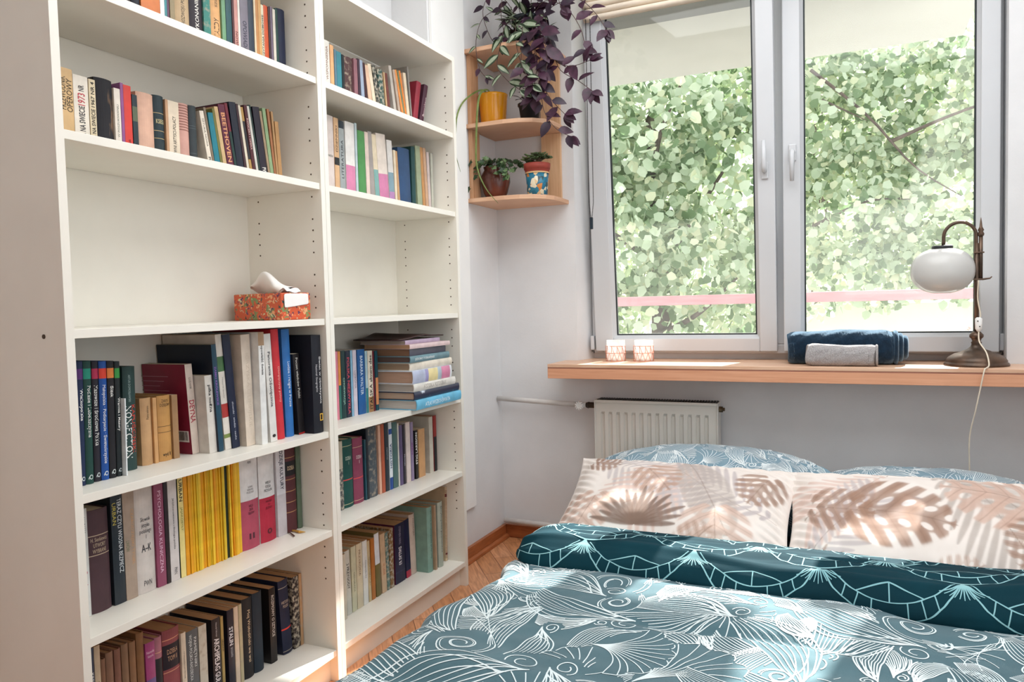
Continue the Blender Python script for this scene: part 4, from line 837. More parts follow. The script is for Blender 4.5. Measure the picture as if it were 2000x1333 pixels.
def ribbons(strokes, Pf, eps=.0007):
    """printed line art: each stroke (N,2 in cloth metres, half width) laid on the cloth surface Pf"""
    VS = []; QS = []; base = 0
    for pts, w in strokes:
        if len(pts) < 2: continue
        d = np.gradient(pts, axis=0); L_ = np.hypot(d[:, 0], d[:, 1])+1e-9; nrm = np.stack([-d[:, 1]/L_, d[:, 0]/L_], 1)
        s = np.linspace(0, 1, len(pts)); ww = (w if np.isscalar(w) else np.asarray(w))*np.ones(len(pts))
        A = pts+nrm*ww[:, None]; B_ = pts-nrm*ww[:, None]; P2 = np.concatenate([A, B_])
        h = 1e-3; P0 = np.stack(Pf(P2[:, 0], P2[:, 1]), 1); Pu = np.stack(Pf(P2[:, 0]+h, P2[:, 1]), 1); Pv = np.stack(Pf(P2[:, 0], P2[:, 1]+h), 1)
        nn = np.cross(Pu-P0, Pv-P0); nn /= (np.linalg.norm(nn, axis=1)[:, None]+1e-12)
        VS.append(P0+nn*eps); n = len(pts); i = np.arange(n-1)
        QS.append(np.stack([i+n, i+n+1, i+1, i], 1)+base); base += 2*n
    return np.concatenate(VS), np.concatenate(QS)
def bez(p0, p1, p2, n): t = np.linspace(0, 1, n)[:, None]; return (1-t)**2*p0+2*t*(1-t)*p1+t*t*p2
def spiral(c, r0, a0, turns, s=1, n=40, k=.12):
    t = np.linspace(0, turns*2*PI, n); r = r0*np.exp(-k*t); return np.stack([c[0]+r*np.cos(a0+s*t), c[1]+r*np.sin(a0+s*t)], 1)
def wave_art(x0, x1, y0, y1, seed, size=.2, lw=.0011, dens=1.0):
    """curling plumes: nested arcs running from a root to a tip, with spiral curls; nearer plumes hide farther ones"""
    rnd = np.random.RandomState(seed); cell = .003; nx, ny = int((x1-x0)/cell)+2, int((y1-y0)/cell)+2
    occ = np.zeros((nx, ny), bool); out = []
    def hidden(p):
        i = ((p[:, 0]-x0)/cell).astype(int); j = ((p[:, 1]-y0)/cell).astype(int); ok = (i >= 0) & (i < nx) & (j >= 0) & (j < ny)
        h = np.ones(len(p), bool); h[ok] = occ[i[ok], j[ok]]; return h
    def emit(p, w):
        h = hidden(p); st = None
        for k in range(len(p)+1):
            vis = k < len(p) and not h[k]
            if vis and st is None: st = k
            if not vis and st is not None:
                if k-st > 3: out.append((p[st:k], w if np.isscalar(w) else w[st:k]))
                st = None
    def fill(poly):
        lo = poly.min(0); hi = poly.max(0); i0, i1 = max(0, int((lo[0]-x0)/cell)), min(nx-1, int((hi[0]-x0)/cell)+1); j0, j1 = max(0, int((lo[1]-y0)/cell)), min(ny-1, int((hi[1]-y0)/cell)+1)
        if i1 <= i0 or j1 <= j0: return
        I, J = np.meshgrid(np.arange(i0, i1), np.arange(j0, j1), indexing='ij'); X = x0+I*cell; Y = y0+J*cell; ins = np.zeros(X.shape, bool); n = len(poly)
        for k in range(n):
            xa, ya = poly[k]; xb, yb = poly[(k+1) % n]
            c = ((ya > Y) != (yb > Y)) & (X < (xb-xa)*(Y-ya)/(yb-ya+1e-12)+xa); ins ^= c
        occ[i0:i1, j0:j1] |= ins
    N = int((x1-x0)*(y1-y0)/(size*size)*26*dens)
    for q in range(N):
        p0 = np.array([rnd.uniform(x0-.03, x1+.03), rnd.uniform(y0-.03, y1+.03)])
        flow = .9*math.sin(p0[0]*5.1+seed)+.9*math.cos(p0[1]*6.3+seed*2)+rnd.uniform(-.6, .6); L_ = size*rnd.uniform(.75, 1.2)*(1.25-.95*(q/N)**.6); s = rnd.choice((-1, 1))
        d = np.array([math.cos(flow), math.sin(flow)]); nn = np.array([-d[1], d[0]])*s
        kind = rnd.choice(3, p=(.60, .20, .20)); n = rnd.randint(9, 14)
        if kind == 0:      # crescent plume with a curl at its tip
            p2 = p0+d*L_+nn*L_*.10; cO = p0+d*L_*.45+nn*L_*.75; cI = p0+d*L_*.55+nn*L_*.12
            if hidden(((p0+p2)/2+nn*L_*.2)[None])[0]: continue
            for k in range(n):
                t = k/(n-1); p = bez(p0+nn*.004*k*L_/.2, cI+(cO-cI)*t, p2-d*L_*.12*(k % 3 == 1)-d*.05*L_*t, 26); emit(p, lw*np.linspace(.6, 1.25, 26)**1 if k % (n-1) else lw*1.3)
            fill(np.concatenate([bez(p0, cO, p2, 20), bez(p2, cI, p0, 20)]))
            r = L_*.13; c = p2+nn*r*.9; sp = spiral(c, r, math.atan2(-nn[1], -nn[0]), 1.6, -s); emit(sp, lw*1.15); fill(spiral(c, r*1.02, 0, 1, 1, 20, 0))
        elif kind == 1:    # spreading fan: lines leave one root and end on a scalloped rim
            a0 = math.atan2(d[1], d[0]); sp_ = rnd.uniform(.7, 1.15)
            if hidden((p0+d*L_*.4)[None])[0]: continue
            rim = []
            for k in range(n):
                t = k/(n-1); a = a0+(t-.5)*sp_*2; e = p0+np.array([math.cos(a), math.sin(a)])*L_*(.62+.12*math.sin(t*PI))*(1 if k % 2 else .93); m_ = p0+d*L_*.35+(e-p0)*.12
                emit(bez(p0, m_, e, 20), lw); rim.append(e)
            fill(np.array([p0]+rim))
            for k in range(n-1): a, b = rim[k], rim[k+1]; emit(bez(a, (a+b)/2+d*L_*.06, b, 8), lw)
        else:              # open spirals
            r = L_*.24
            if hidden(p0[None])[0]: continue
            sp1 = spiral(p0, r, flow, 2.1, s, 56, .13); sp2 = spiral(p0, r*.86, flow, 1.7, s, 44, .13); emit(sp1, lw*1.3); emit(sp2, lw*.8)
            e = sp1[0]; tdir = np.array([math.sin(flow), -math.cos(flow)])*s
            for k in range(4): emit(bez(e-np.array([math.cos(flow), math.sin(flow)])*.006*k, e+tdir*L_*.3, e+tdir*L_*(.55-.06*k)+d*L_*.12*(k-1), 18), lw*.8)
            fill(spiral(p0, r*1.02, 0, 1, 1, 24, 0))
    return out
def deco_art(x0, x1, y0, y1, sx=.32, sy=.14, lw=.0015):
    """scallop net: fans of lines leave each node, arcs hang between the nodes"""
    out = []; row = 0; y = y0-sy
    while y < y1+sy:
        x = x0-sx+(sx/2 if row % 2 else 0)
        while x < x1+sx:
            c = np.array([x, y]); A = lambda a, r: c+np.array([math.sin(a)*r*sx/.27, -math.cos(a)*r*sx/.27])
            for k in range(-5, 6):       # tight feather below the node
                p = bez(c, c+np.array([k*.003, -.030]), c+np.array([k*.0105, -.058+abs(k)*.0035]), 14); out.append((p, lw*np.linspace(1.5, .6, 14)))
            for s in (-1, 1):            # arcs hang from node to lower node, a second arc inside, struts between
                Lw = c+np.array([s*sx/2, -sy]); ctl = c+np.array([s*sx*.17, -sy*.95]); big = bez(c, ctl, Lw, 30); out.append((big, lw*1.3))
                c2 = c+np.array([s*sx*.05, -sy*.05]); e2 = c+np.array([s*sx*.5, -sy*.62]); ctl2 = c+np.array([s*sx*.24, -sy*.60]); sm_ = bez(c2, ctl2, e2, 26); out.append((sm_, lw))
                for f in (.42, .62, .82): out.append((np.linspace(big[int(29*f)], sm_[int(25*(f-.04))], 6), lw))
                top = c+np.array([s*sx*.5, -sy*.30]); out.append((np.linspace(e2, top, 6), lw)) if s > 0 else None
                out.append((bez(sm_[13], (sm_[13]+top)/2+np.array([0, .004]), top, 10), lw))
            x += sx
        y += sy; row += 1
    return out
BX0, BX1, BY0, BY1 = .37, 2.08, -.86, 1.29
bed = thing('bed', 'low double bed with a dark blue sheet under the window', 'bed', (1.22, .24, 0))
def rb(b): b.v = [(x-1.22, y-.24, z) for x, y, z in b.v]; return b
rb(MB().box(BX0+.05, BX1-.02, BY0+.05, BY1, .0005, .10)).build('bed_base', wood('bed_base_pine', 'b98a60', '9c6c44'), bed, bevel=.005)
rb(MB().box(BX0+.02, BX1, BY0+.01, BY1+.02, .1005, .262)).build('mattress', fabric('dark_blue_sheet', '22404c', '1a323e'), bed, bevel=.035, segs=5)

M_duvet = fabric('slate_teal_cotton', '527079', '45626b', sheen=.2); M_line = fabric('printed_pale_lines', 'dfe9ea', 'd0dfe2', bump=0, sheen=.1)
# duvet surface: u = metres across from the left hem, v = y in the room
def duvet(u, v):
    edge = .425+.045*(v+.4)+.010*np.sin(v*11)+.012*np.sin(v*4.3+1)
    hang = .20; r = .055
    s = u-hang
    arc = r*PI/2
    x = np.where(s < 0, edge-r, np.where(s < arc, edge-r+r-r*np.cos(np.clip(s, 0, arc)/r), edge+(s-arc)))
    z0 = .315
    z = np.where(s < 0, z0-r+s, np.where(s < arc, z0-r+r*np.sin(np.clip(s, 0, arc)/r), z0))
    top = np.clip((s-arc*.3)/.10, 0, 1)
    w = .010*np_noise(u, v, 3, 1.6, 2)+.005*np_noise(u*1.0, v*2.2, 5, 3.2, 2)
    w += -.016*np.exp(-((v-(-.02-.10*(u-.9)+.02*np.sin(u*7)))/.018)**2)*np.exp(-((u-.95)/.30)**2)      # the long crease
    w += .020*np.exp(-((v-.14)/.14)**2)*np.exp(-((u-.95)/.45)**2)+.012*np.exp(-((v+.35)/.12)**2)
    w += -.028*np.exp(-((v+.47-.1*(u-.3))/.05)**2)*np.exp(-((u-.33)/.20)**2)
    z = z+w*top; x = x+(1-top)*(.012*np.sin(v*17)+.008*np.sin(v*31+2))
    z = z-.045*np.clip((v-.30)/.06, 0, 1)
    return x, v, z
us = np.concatenate([np.arange(0, .34, .007), np.arange(.34, 1.88, .0095)]); vs_ = np.arange(-.90, .40, .0095)
V1, Q1 = grid_mesh(duvet, us, vs_)
art = wave_art(.02, 1.85, -.62, .36, 11, .29, .0013)
V2, Q2 = ribbons(art, duvet, .0011)
VV = np.concatenate([V1, V2]); QQ = np.concatenate([Q1, Q2+len(V1)]); MI = np.concatenate([np.zeros(len(Q1)), np.ones(len(Q2))])
o = build_np('duvet', VV, QQ, [M_duvet, M_line], MI)
tag(o, 'slate teal duvet with swirling white line print covering the front of the bed', 'duvet')

# turned-back teal top end of the bedding: a soft flattened roll across the bed
M_teal = fabric('deep_teal_cotton', '053540', '042a34', sheen=.0); M_tline = fabric('printed_aqua_lines', '8cbcc2', '7eb0b8', bump=0)
RP = np.array([(.245, .300), (.235, .312), (.245, .345), (.285, .376), (.345, .388), (.42, .384), (.50, .372), (.58, .352), (.62, .325), (.60, .300)])
seg = np.hypot(*np.diff(RP, axis=0).T); cum = np.concatenate([[0], np.cumsum(seg)]); RL = cum[-1]
def smooth_path(t):
    y = np.interp(t, cum, RP[:, 0]); z = np.interp(t, cum, RP[:, 1]); acc = 0
    for d in (-.03, -.018, -.006, .006, .018, .03):
        acc = acc+np.stack([np.interp(np.clip(t+d, 0, RL), cum, RP[:, 0]), np.interp(np.clip(t+d, 0, RL), cum, RP[:, 1])])
    return acc[0]/6, acc[1]/6
def roll(u, t):
    y, z = smooth_path(t); X0 = .425; k = np.clip((u)/.12, 0, 1); taper = np.sqrt(np.clip(1-(1-k)**2, 0.02, 1))
    yc, zc = .40, .325
    y = yc+(y-yc)*(.55+.45*taper); z = zc+(z-zc)*(.25+.75*taper)
    fold = .006*np_noise(u, t*1.6, 21, 1.8, 2)+.0035*np_noise(u*.6, t*4, 23, 4, 2)
    ridge = .010*np.exp(-((t-.13-.02*np.sin(u*5))/.02)**2)
    z = z+(fold+ridge)*(z > .305)-.004*np.sin(u*3); y = y+.012*np.sin(u*4+.6)-.006*u+fold*.8
    return X0+u+.02*(t/RL)*(1-k), y, z
us = np.arange(0, 1.64, .011); ts = np.linspace(0, RL, 66)
V1, Q1 = grid_mesh(roll, us, ts); Q1 = Q1
da = [(np.stack([p[:, 0], RL-.06-p[:, 1]*-1-0*p[:, 1]], 1), w) for p, w in []]
art = []
for p, w in deco_art(-.1, 1.75, 0, RL):
    keep = (p[:, 0] > .015) & (p[:, 0] < 1.62) & (p[:, 1] > .006) & (p[:, 1] < RL-.006); st = None
    for k in range(len(p)+1):
        v = k < len(p) and keep[k]
        if v and st is None: st = k
        if not v and st is not None:
            if k-st > 2: art.append((p[st:k], w if np.isscalar(w) else w[st:k]))
            st = None
V2, Q2 = ribbons(art, roll, .0009)
VV = np.concatenate([V1, V2]); QQ = np.concatenate([Q1, Q2+len(V1)]); MI = np.concatenate([np.zeros(len(Q1)), np.ones(len(Q2))])
o = build_np('folded_bedspread', VV, QQ, [M_teal, M_tline], MI)
tag(o, 'deep teal bedspread folded in a roll across the bed, printed with aqua fans', 'bedspread')

# pillows
def pillow_fn(W, H, T, side, seed, sag=0, pinch=.07, arch=0):
    def f(u, v):
        a = 2*u/W; b = 2*v/H; a = np.clip(a, -1, 1); b = np.clip(b, -1, 1)
        x = W/2*a*(1-pinch*(1-b*b)*np.abs(a)); y = H/2*b*(1-pinch*(1-a*a)*np.abs(b))
        y = y*(1-arch*np.abs(a)**2.4)
        th = T/2*(np.clip(1-np.abs(a)**2.6, 0, 1)*np.clip(1-np.abs(b)**2.6, 0, 1))**.62
        nz = (.010*np_noise(u, v, seed, 2.4, 2)+.004*np_noise(u, v, seed+1, 6, 2))*np.clip(1-np.abs(a)**4, 0, 1)*np.clip(1-np.abs(b)**4, 0, 1)
        edge = np.maximum(np.abs(a), np.abs(b)); pk = .006*np.sin((a+1.3*b)*34+seed)*np.clip((edge-.72)/.2, 0, 1)*np.clip((1-edge)/.08, 0, 1)
        return x, y+sag*(a*a)*.0, side*(th+nz+pk)+sag*(1-a*a)
    return f
def leaf_paint(UV, W, H, seed):
    """watercolour leaves as the cloth's own printed colours, one colour per mesh point"""
    cr = np.array(hexc('e4dbd4')[:3]); col = np.tile(cr, (len(UV), 1)); rnd = np.random.RandomState(seed)
    cs = {k: np.array(hexc(v)[:3]) for k, v in dict(ros='c8a898', brn='96735f', tan='b3917e', lil='bcb2b2', dk='7c6355', gry='a89c94', pk='d4b8ac').items()}
    def mix(mask, c, a):
        nonlocal col; w = (mask*a)[:, None]; col = col*(1-w)+c*w
    def loc(c, ang): d = UV-np.array(c); ca, sa = math.cos(ang), math.sin(ang); return d[:, 0]*ca+d[:, 1]*sa, -d[:, 0]*sa+d[:, 1]*ca
    sm = lambda v, w=.004: 1/(1+np.exp(-np.clip(v/w, -30, 30)))
    def monstera(c, ang, R, k, vein, alpha=.95, slots=True):
        x, y = loc(c, ang); x = x+R*.18; r = np.hypot(x-R*.45, y*1.02); th = np.arctan2(y, x-R*.45)
        rad = R*(.60+.10*np.cos(th)-.20*np.exp(-((np.abs(th)-PI)/.35)**2)+.10*np.exp(-(th/.5)**2)); m_ = sm(rad-r, .0025)
        s = x-np.abs(y)*.62; per = R*.25; ph = (s/per) % 1; hw = np.sqrt(np.clip(rad**2-(x-R*.45)**2, 1e-6, None)); ay = np.abs(y)
        if slots:
            cut = sm(.07+.13*(ay/hw)-np.abs(ph-.5), .02)*sm(ay-hw*.52, .003)*(s > -R*.15); hole = sm(1-((ph-.5)/.24)**2-((ay-hw*.27)/(R*.075))**2, .12)*(s > 0)
            m_ = m_*(1-cut)*(1-hole)
        sh = .86+.10*np.cos(ph*2*PI)+.06*np.sin(x*40+y*25); mix(m_, np.array(k), alpha*np.clip(sh, 0, 1))
        mix(m_*sm(.0015-ay, .0007), vein, .55); mix(m_*sm(.035-np.minimum(ph, 1-ph), .012), vein, .30)
    def palm(c, ang, R, k, n=13, spread=2.6, alpha=.95):
        for i in range(n):
            a = ang+(i/(n-1)-.5)*spread; x, y = loc(c, a); Lr = R*(.75+.3*((i*7) % 5)/5); w = .0085*np.sqrt(np.clip(x/Lr*(1-x/Lr)*4, 0, 1))*(R/.15); mix(sm(w-np.abs(y), .001)*(x > 0)*(x < Lr), k, alpha); mix(sm(.0009-np.abs(y), .0005)*(x > 0)*(x < Lr*.9), cs['dk'], .4)
    def frond(c, ang, R, k, n=11, alpha=.8):
        x, y = loc(c, ang); mix(sm(.0012-np.abs(y-.03*np.sin(x*9)), .0006)*(x > 0)*(x < R), cs['dk'], .8)
        for i in range(n):
            t = (i+1)/(n+1)*R; 
            for s in (-1, 1):
                b = ang+s*(1.0-.25*i/n); px, py = c[0]+math.cos(ang)*t, c[1]+math.sin(ang)*t; x, y = loc((px, py), b); Lr = R*.52*math.sin(PI*(.2+.75*(1-i/n))); w = .009*np.sqrt(np.clip(x/Lr*(1-x/Lr)*4, 0, 1)); mix(sm(w-np.abs(y), .0012)*(x > 0)*(x < Lr), k, alpha)
    def banana(c, ang, R, k, alpha=.8):
        x, y = loc(c, ang); w = R*.2*np.sqrt(np.clip(x/R*(1-x/R)*4, 0, 1)); tear = sm(np.abs(((x-np.abs(y)*.8)/.035) % 1-.5)-.05, .02); mix(sm(w-np.abs(y), .002)*(x > 0)*(x < R)*(.55+.45*tear), k, alpha); mix(sm(.0013-np.abs(y), .0006)*(x > 0)*(x < R), cs['dk'], .6)
    if seed % 2:
        frond((-.34, .21), -.45, .42, cs['lil'], 13); frond((.10, .25), -2.2, .40, cs['pk'], 12); frond((.36, -.05), 2.7, .40, cs['lil'], 12, .9); banana((.02, .22), -1.1, .42, cs['gry'], .6)
        monstera((-.27, -.02), -1.75, .18, cs['ros'], cs['dk'], .9); monstera((-.10, .13), -.9, .15, cs['tan'], cs['dk'], .8); monstera((.16, -.06), -1.45, .20, cs['ros'], cs['dk'], .75)
        monstera((.31, .15), -1.9, .15, cs['brn'], cs['dk'], .85); monstera((-.33, .20), -.3, .11, cs['brn'], cs['dk'], .9); palm((-.09, -.15), 1.55, .18, cs['dk'], 15, 2.9, .85); monstera((.08, -.23), .9, .12, cs['tan'], cs['dk'], .6)
    else:
        frond((-.10, .22), -2.4, .36, cs['pk'], 12); frond((.02, .24), -1.0, .48, cs['gry'], 14, .7); frond((-.36, -.22), .9, .36, cs['lil'], 12); frond((.20, -.24), .35, .34, cs['lil'], 10); banana((.06, .23), -.75, .40, cs['gry'], .5)
        monstera((-.33, .03), -.2, .17, cs['brn'], cs['dk'], .85); monstera((-.20, .02), -.22, .25, cs['brn'], cs['dk'], .95); monstera((.30, .10), 3.0, .25, cs['ros'], cs['dk'], .95); monstera((.33, -.02), -2.3, .18, cs['brn'], cs['dk'], .8)
        monstera((.02, -.23), .5, .10, cs['tan'], cs['dk'], .6); palm((-.33, -.24), 1.2, .12, cs['brn'], 9, 2.0, .6)
    return col
def print_mat():
    m = bpy.data.materials.new('cream_cotton_with_leaf_print'); m.use_nodes = True; N = m.node_tree.nodes; L = m.node_tree.links; b = N['Principled BSDF']
    b.inputs['Roughness'].default_value = .85; b.inputs['Sheen Weight'].default_value = .2; a = N.new('ShaderNodeAttribute'); a.attribute_name = 'leaf_print'
    tc = N.new('ShaderNodeTexCoord'); nz = N.new('ShaderNodeTexNoise'); nz.inputs['Scale'].default_value = 14; nz.inputs['Detail'].default_value = 5; L.new(tc.outputs['Object'], nz.inputs[0])
    mx = N.new('ShaderNodeMixRGB'); mx.blend_type = 'SOFT_LIGHT'; mx.inputs[0].default_value = .35; L.new(a.outputs['Color'], mx.inputs[1]); L.new(nz.outputs[0], mx.inputs[2]); L.new(mx.outputs[0], b.inputs['Base Color']); return m
M_print = print_mat()
def place(V, M): Vh = np.concatenate([V, np.ones((len(V), 1))], 1); return (Vh @ np.array(M).T)[:, :3]
def leaf_pillow(name, label, loc, rot, W, H, T, seed, sag=0):
    st = .0028; us = np.arange(-W/2, W/2+st/2, st); vs_ = np.arange(-H/2, H/2+st/2, st); parts = []; root = thing(name, label, 'pillow', loc, rot, 'beige leaf-print pillows in front')
    U, V = np.meshgrid(us, vs_, indexing='ij'); col = leaf_paint(np.stack([U.ravel(), V.ravel()], 1), W, H, seed)
    V1, Q1 = grid_mesh(pillow_fn(W, H, T, 1, seed, sag), us, vs_)
    us2 = np.linspace(-W/2, W/2, 40); vs2 = np.linspace(-H/2, H/2, 30); V2, Q2 = grid_mesh(pillow_fn(W, H, T, -1, seed, sag), us2, vs2)
    VV = np.concatenate([V1, V2]); QQ = np.concatenate([Q1, Q2[:, ::-1]+len(V1)])
    o = build_np('pillowcase', VV, QQ, [M_print], np.zeros(len(QQ)), root)
    at = o.data.color_attributes.new('leaf_print', 'FLOAT_COLOR', 'POINT'); c4 = np.ones((len(VV), 4), np.float32); c4[:len(V1), :3] = col; c4[len(V1):, :3] = np.array(hexc('e4dbd4')[:3]); at.data.foreach_set('color', c4.ravel()); return root
leaf_pillow('pillow', 'beige leaf-print pillow on the left, its upper corners pointed', (.812, .745, .375), (math.radians(27), 0, math.radians(-1.0)), .79, .50, .17, 1)
leaf_pillow('pillow', 'beige leaf-print pillow on the right with big brown monstera leaves', (1.572, .752, .375), (math.radians(27), 0, math.radians(1.5)), .82, .50, .17, 2)
M_blue = fabric('grey_blue_cotton', '7f9caa', '708e9e'); M_bline = fabric('printed_white_lines', 'e6eef0', 'dbe6ea', bump=0)
def line_pillow(label, loc, rot, W, H, T, seed, pts=None):
    root = thing('pillow', label, 'pillow', loc, rot, 'blue line-print pillows at the back'); f1 = pillow_fn(W, H, T, 1, seed, 0, .08, .42); f2 = pillow_fn(W, H, T, -1, seed, 0, .08, .42)
    us = np.linspace(-W/2, W/2, 90); vs_ = np.linspace(-H/2, H/2, 66); V1, Q1 = grid_mesh(f1, us, vs_); V2, Q2 = grid_mesh(f2, us, vs_)
    art = wave_art(-W/2+.01, W/2-.01, -H/2+.01, H/2-.01, seed+30, .17, .00105, 1.1); V3, Q3 = ribbons(art, f1, .0012)
    art2 = wave_art(-W/2+.01, W/2-.01, -H/2+.01, H/2-.01, seed+31, .17, .00105, .7); V4, Q4 = ribbons(art2, f2, -.0012); a, b, c = len(V1), len(V1)+len(V2), len(V1)+len(V2)+len(V3)
    QQ = np.concatenate([Q1, Q2[:, ::-1]+a, Q3+b, Q4[:, ::-1]+c]); MI = np.concatenate([np.zeros(len(Q1)+len(Q2)), np.ones(len(Q3)+len(Q4))])
    build_np('pillowcase', np.concatenate([V1, V2, V3, V4]), QQ, [M_blue, M_bline], MI, root); return root
line_pillow('plump grey-blue pillow with white line print behind the left beige pillow', (.87, 1.075, .370), (math.radians(26), 0, math.radians(2)), .90, .50, .25, 5)
line_pillow('plump grey-blue pillow with white line print behind the right beige pillow', (1.60, 1.075, .340), (math.radians(22), 0, math.radians(-3)), .84, .50, .24, 8)
# ---------------------------------------------------------------- corner plant shelf
def qarc(x0, y0, x1, y1, r, n=7):
    return []
t = thing('corner_shelf', 'light birch three-tier corner shelf holding the potted plants', 'shelf', (-.129, 1.419, 1.5))
def rc(b): b.v = [(x+.129, y-1.419, z-1.5) for x, y, z in b.v]; return b
outline = [(-.1285, 1.4185), (-.1285, 1.128), (.045, 1.124), (.110, 1.134), (.165, 1.160), (.203, 1.200), (.220, 1.250), (.224, 1.310), (.224, 1.4185)]
for z in (1.522, 1.835, 2.148): rc(MB().prism(outline, z, z+.018)).build('shelf_board', M_birch, t, bevel=.0015)
for (za, zb) in ((1.5405, 1.8345), (1.8535, 2.1475)):
    rc(MB().box(-.1285, -.112, 1.150, 1.225, za, zb)).build('upright', wood('birch_upright', 'd0a480', 'b88862', (24, 24, 1.2)), t, bevel=.001)
    rc(MB().box(.105, .195, 1.402, 1.4185, za, zb)).build('upright', wood('birch_upright2', 'dcb48e', 'c89c74', (24, 24, 1.2)), t, bevel=.001)

# leaves
def leaf_geo(mb, p, d, nrm, L_, W_, mi=0, fold=.25, curl=.15, seg=5, mi2=None):
    """pointed leaf blade along d with a midrib fold; optional side stripes in material mi2"""
    d = Vector(d).normalized(); n = Vector(nrm); n = (n-d*n.dot(d)); n = n.normalized() if n.length > 1e-6 else d.orthogonal().normalized(); s = d.cross(n)
    vs = []; cols = 5 if mi2 is not None else 3
    for i in range(seg+1):
        t = i/seg; w = W_/2*math.sin(PI*min(1, (t*.96+.02))**.8)**.9 if 0 < i < seg else .0008
        c = Vector(p)+d*L_*t-n*curl*L_*t*t
        for k in range(cols):
            q = (k/(cols-1)-.5)*2; vs.append(c+s*w*q+n*abs(q)*w*fold)
    fs = []; ms = []
    for i in range(seg):
        for k in range(cols-1): a = i*cols+k; fs.append((a, a+cols, a+cols+1, a+1)); ms.append(mi2 if (mi2 is not None and k in (0, 3) and False) else (mi2 if mi2 is not None and k in (1, 2) and i < seg else mi))
    mb.add(vs, fs, ms)
def leafmat(key, c1, c2, trans=.25, scale=40):
    if key in MATS: return MATS[key]
    m = mat(key, c1, .45, .1, scale, col2=c2); N = m.node_tree.nodes; L = m.node_tree.links; b = N['Principled BSDF']; o = N['Material Output']
    tr = N.new('ShaderNodeBsdfTranslucent'); mx = N.new('ShaderNodeMixShader'); mx.inputs[0].default_value = trans
    src = b.inputs['Base Color'].links[0].from_socket; L.new(src, tr.inputs[0]); L.new(b.outputs[0], mx.inputs[1]); L.new(tr.outputs[0], mx.inputs[2]); L.new(mx.outputs[0], o.inputs[0]); return m
M_purp = leafmat('wine_purple_leaf', '47263a', '2a1624', .15); M_purp2 = leafmat('dark_purple_leaf', '301c2e', '1e1420', .1)
M_strip = leafmat('silver_stripe_leaf', 'a9b49c', '8a9a80'); M_dgreen = leafmat('dark_green_leaf', '35452f', '26361f'); M_stem = mat('purple_brown_stem', '4a3430', .6, .1)
M_soil = mat('potting_soil', '2a201a', .95, .2, 60)
def pot(root, prof, m, soil_r, soil_z, name='pot'):
    po = MB().lathe(prof, n=44, cap=False).build(name, m, root, smooth=True)
    MB().lathe([(soil_r, soil_z-.004), (soil_r*.99, soil_z), (.001, soil_z+.003)], n=30).build('soil', M_soil, po, smooth=True)
ZT, ZM, ZB = 2.1665, 1.8535, 1.5405
# top: trailing purple inch plant in a black pot
tp = thing('trailing_plant', 'trailing purple and silver striped plant in a dark pot atop the corner shelf', 'plant', (.105, 1.270, ZT))
pot(tp, [(.044, 0), (.046, .001), (.062, .120), (.066, .122), (.066, .134), (.060, .134), (.056, .09)], mat('black_plastic', '1a2026', .45, .1), .058, .118)
rnd = random.Random(12)
strands = []
def strand(pts, n=14):
    pts = [Vector(p) for p in pts]; out = []
    for i in range(n+1):          # Catmull-Rom
        u = i/n*(len(pts)-1); k = min(int(u), len(pts)-2); f = u-k
        p0, p1, p2, p3 = pts[max(k-1, 0)], pts[k], pts[k+1], pts[min(k+2, len(pts)-1)]
        out.append(.5*((2*p1)+(-p0+p2)*f+(2*p0-5*p1+4*p2-p3)*f*f+(-p0+3*p1-3*p2+p3)*f**3))
    return out
B0 = Vector((.105, 1.270, ZT))
st = MB(); lf = {'p': MB(), 's': MB()}
def grow(pts, kind, ls=.040, dens=.034, n=18, skip=0):
    path = strand(pts, n); st.tube([p-B0 for p in path], .0014, 6)
    acc = 0; side = 1
    for i in range(1, len(path)):
        acc += (path[i]-path[i-1]).length
        if acc > dens and i > skip:
            acc = 0; d = (path[i]-path[i-1]).normalized(); s = d.cross(Vector((.3, -1, .15))).normalized()*side; side = -side
            ld = (s*rnd.uniform(.6, 1)+d*rnd.uniform(.1, .7)+Vector((rnd.uniform(-.3, .3), rnd.uniform(-.6, .1), rnd.uniform(-.5, .2)))).normalized(); L_ = ls*rnd.uniform(.7, 1.1)
            nr = Vector((rnd.uniform(-.5, .5), -1, rnd.uniform(.1, 1)))
            if kind == 's' and rnd.random() < .85: leaf_geo(lf['s'], path[i]-B0, ld, nr, L_*1.15, L_*.50, 1, .2, .12, 5, mi2=0)
            else: leaf_geo(lf['p'], path[i]-B0, ld, nr, L_, L_*.58, rnd.choice((0, 0, 1)), .22, .2, 5)
    d = (path[-1]-path[-2]).normalized()
    for k in range(3):
        ld = (d+Vector((rnd.uniform(-.8, .8), rnd.uniform(-.5, .3), rnd.uniform(-.6, .6)))).normalized()
        leaf_geo(lf['p' if kind == 'p' else rnd.choice('ps')], path[-1]-B0, ld, Vector((rnd.uniform(-.5, .5), -1, .4)), ls*.8, ls*.42, 0, .2, .1, 5, mi2=None if kind == 'p' else 1)
T = lambda dx, dy, dz: (.105+dx, 1.27+dy, ZT+dz)
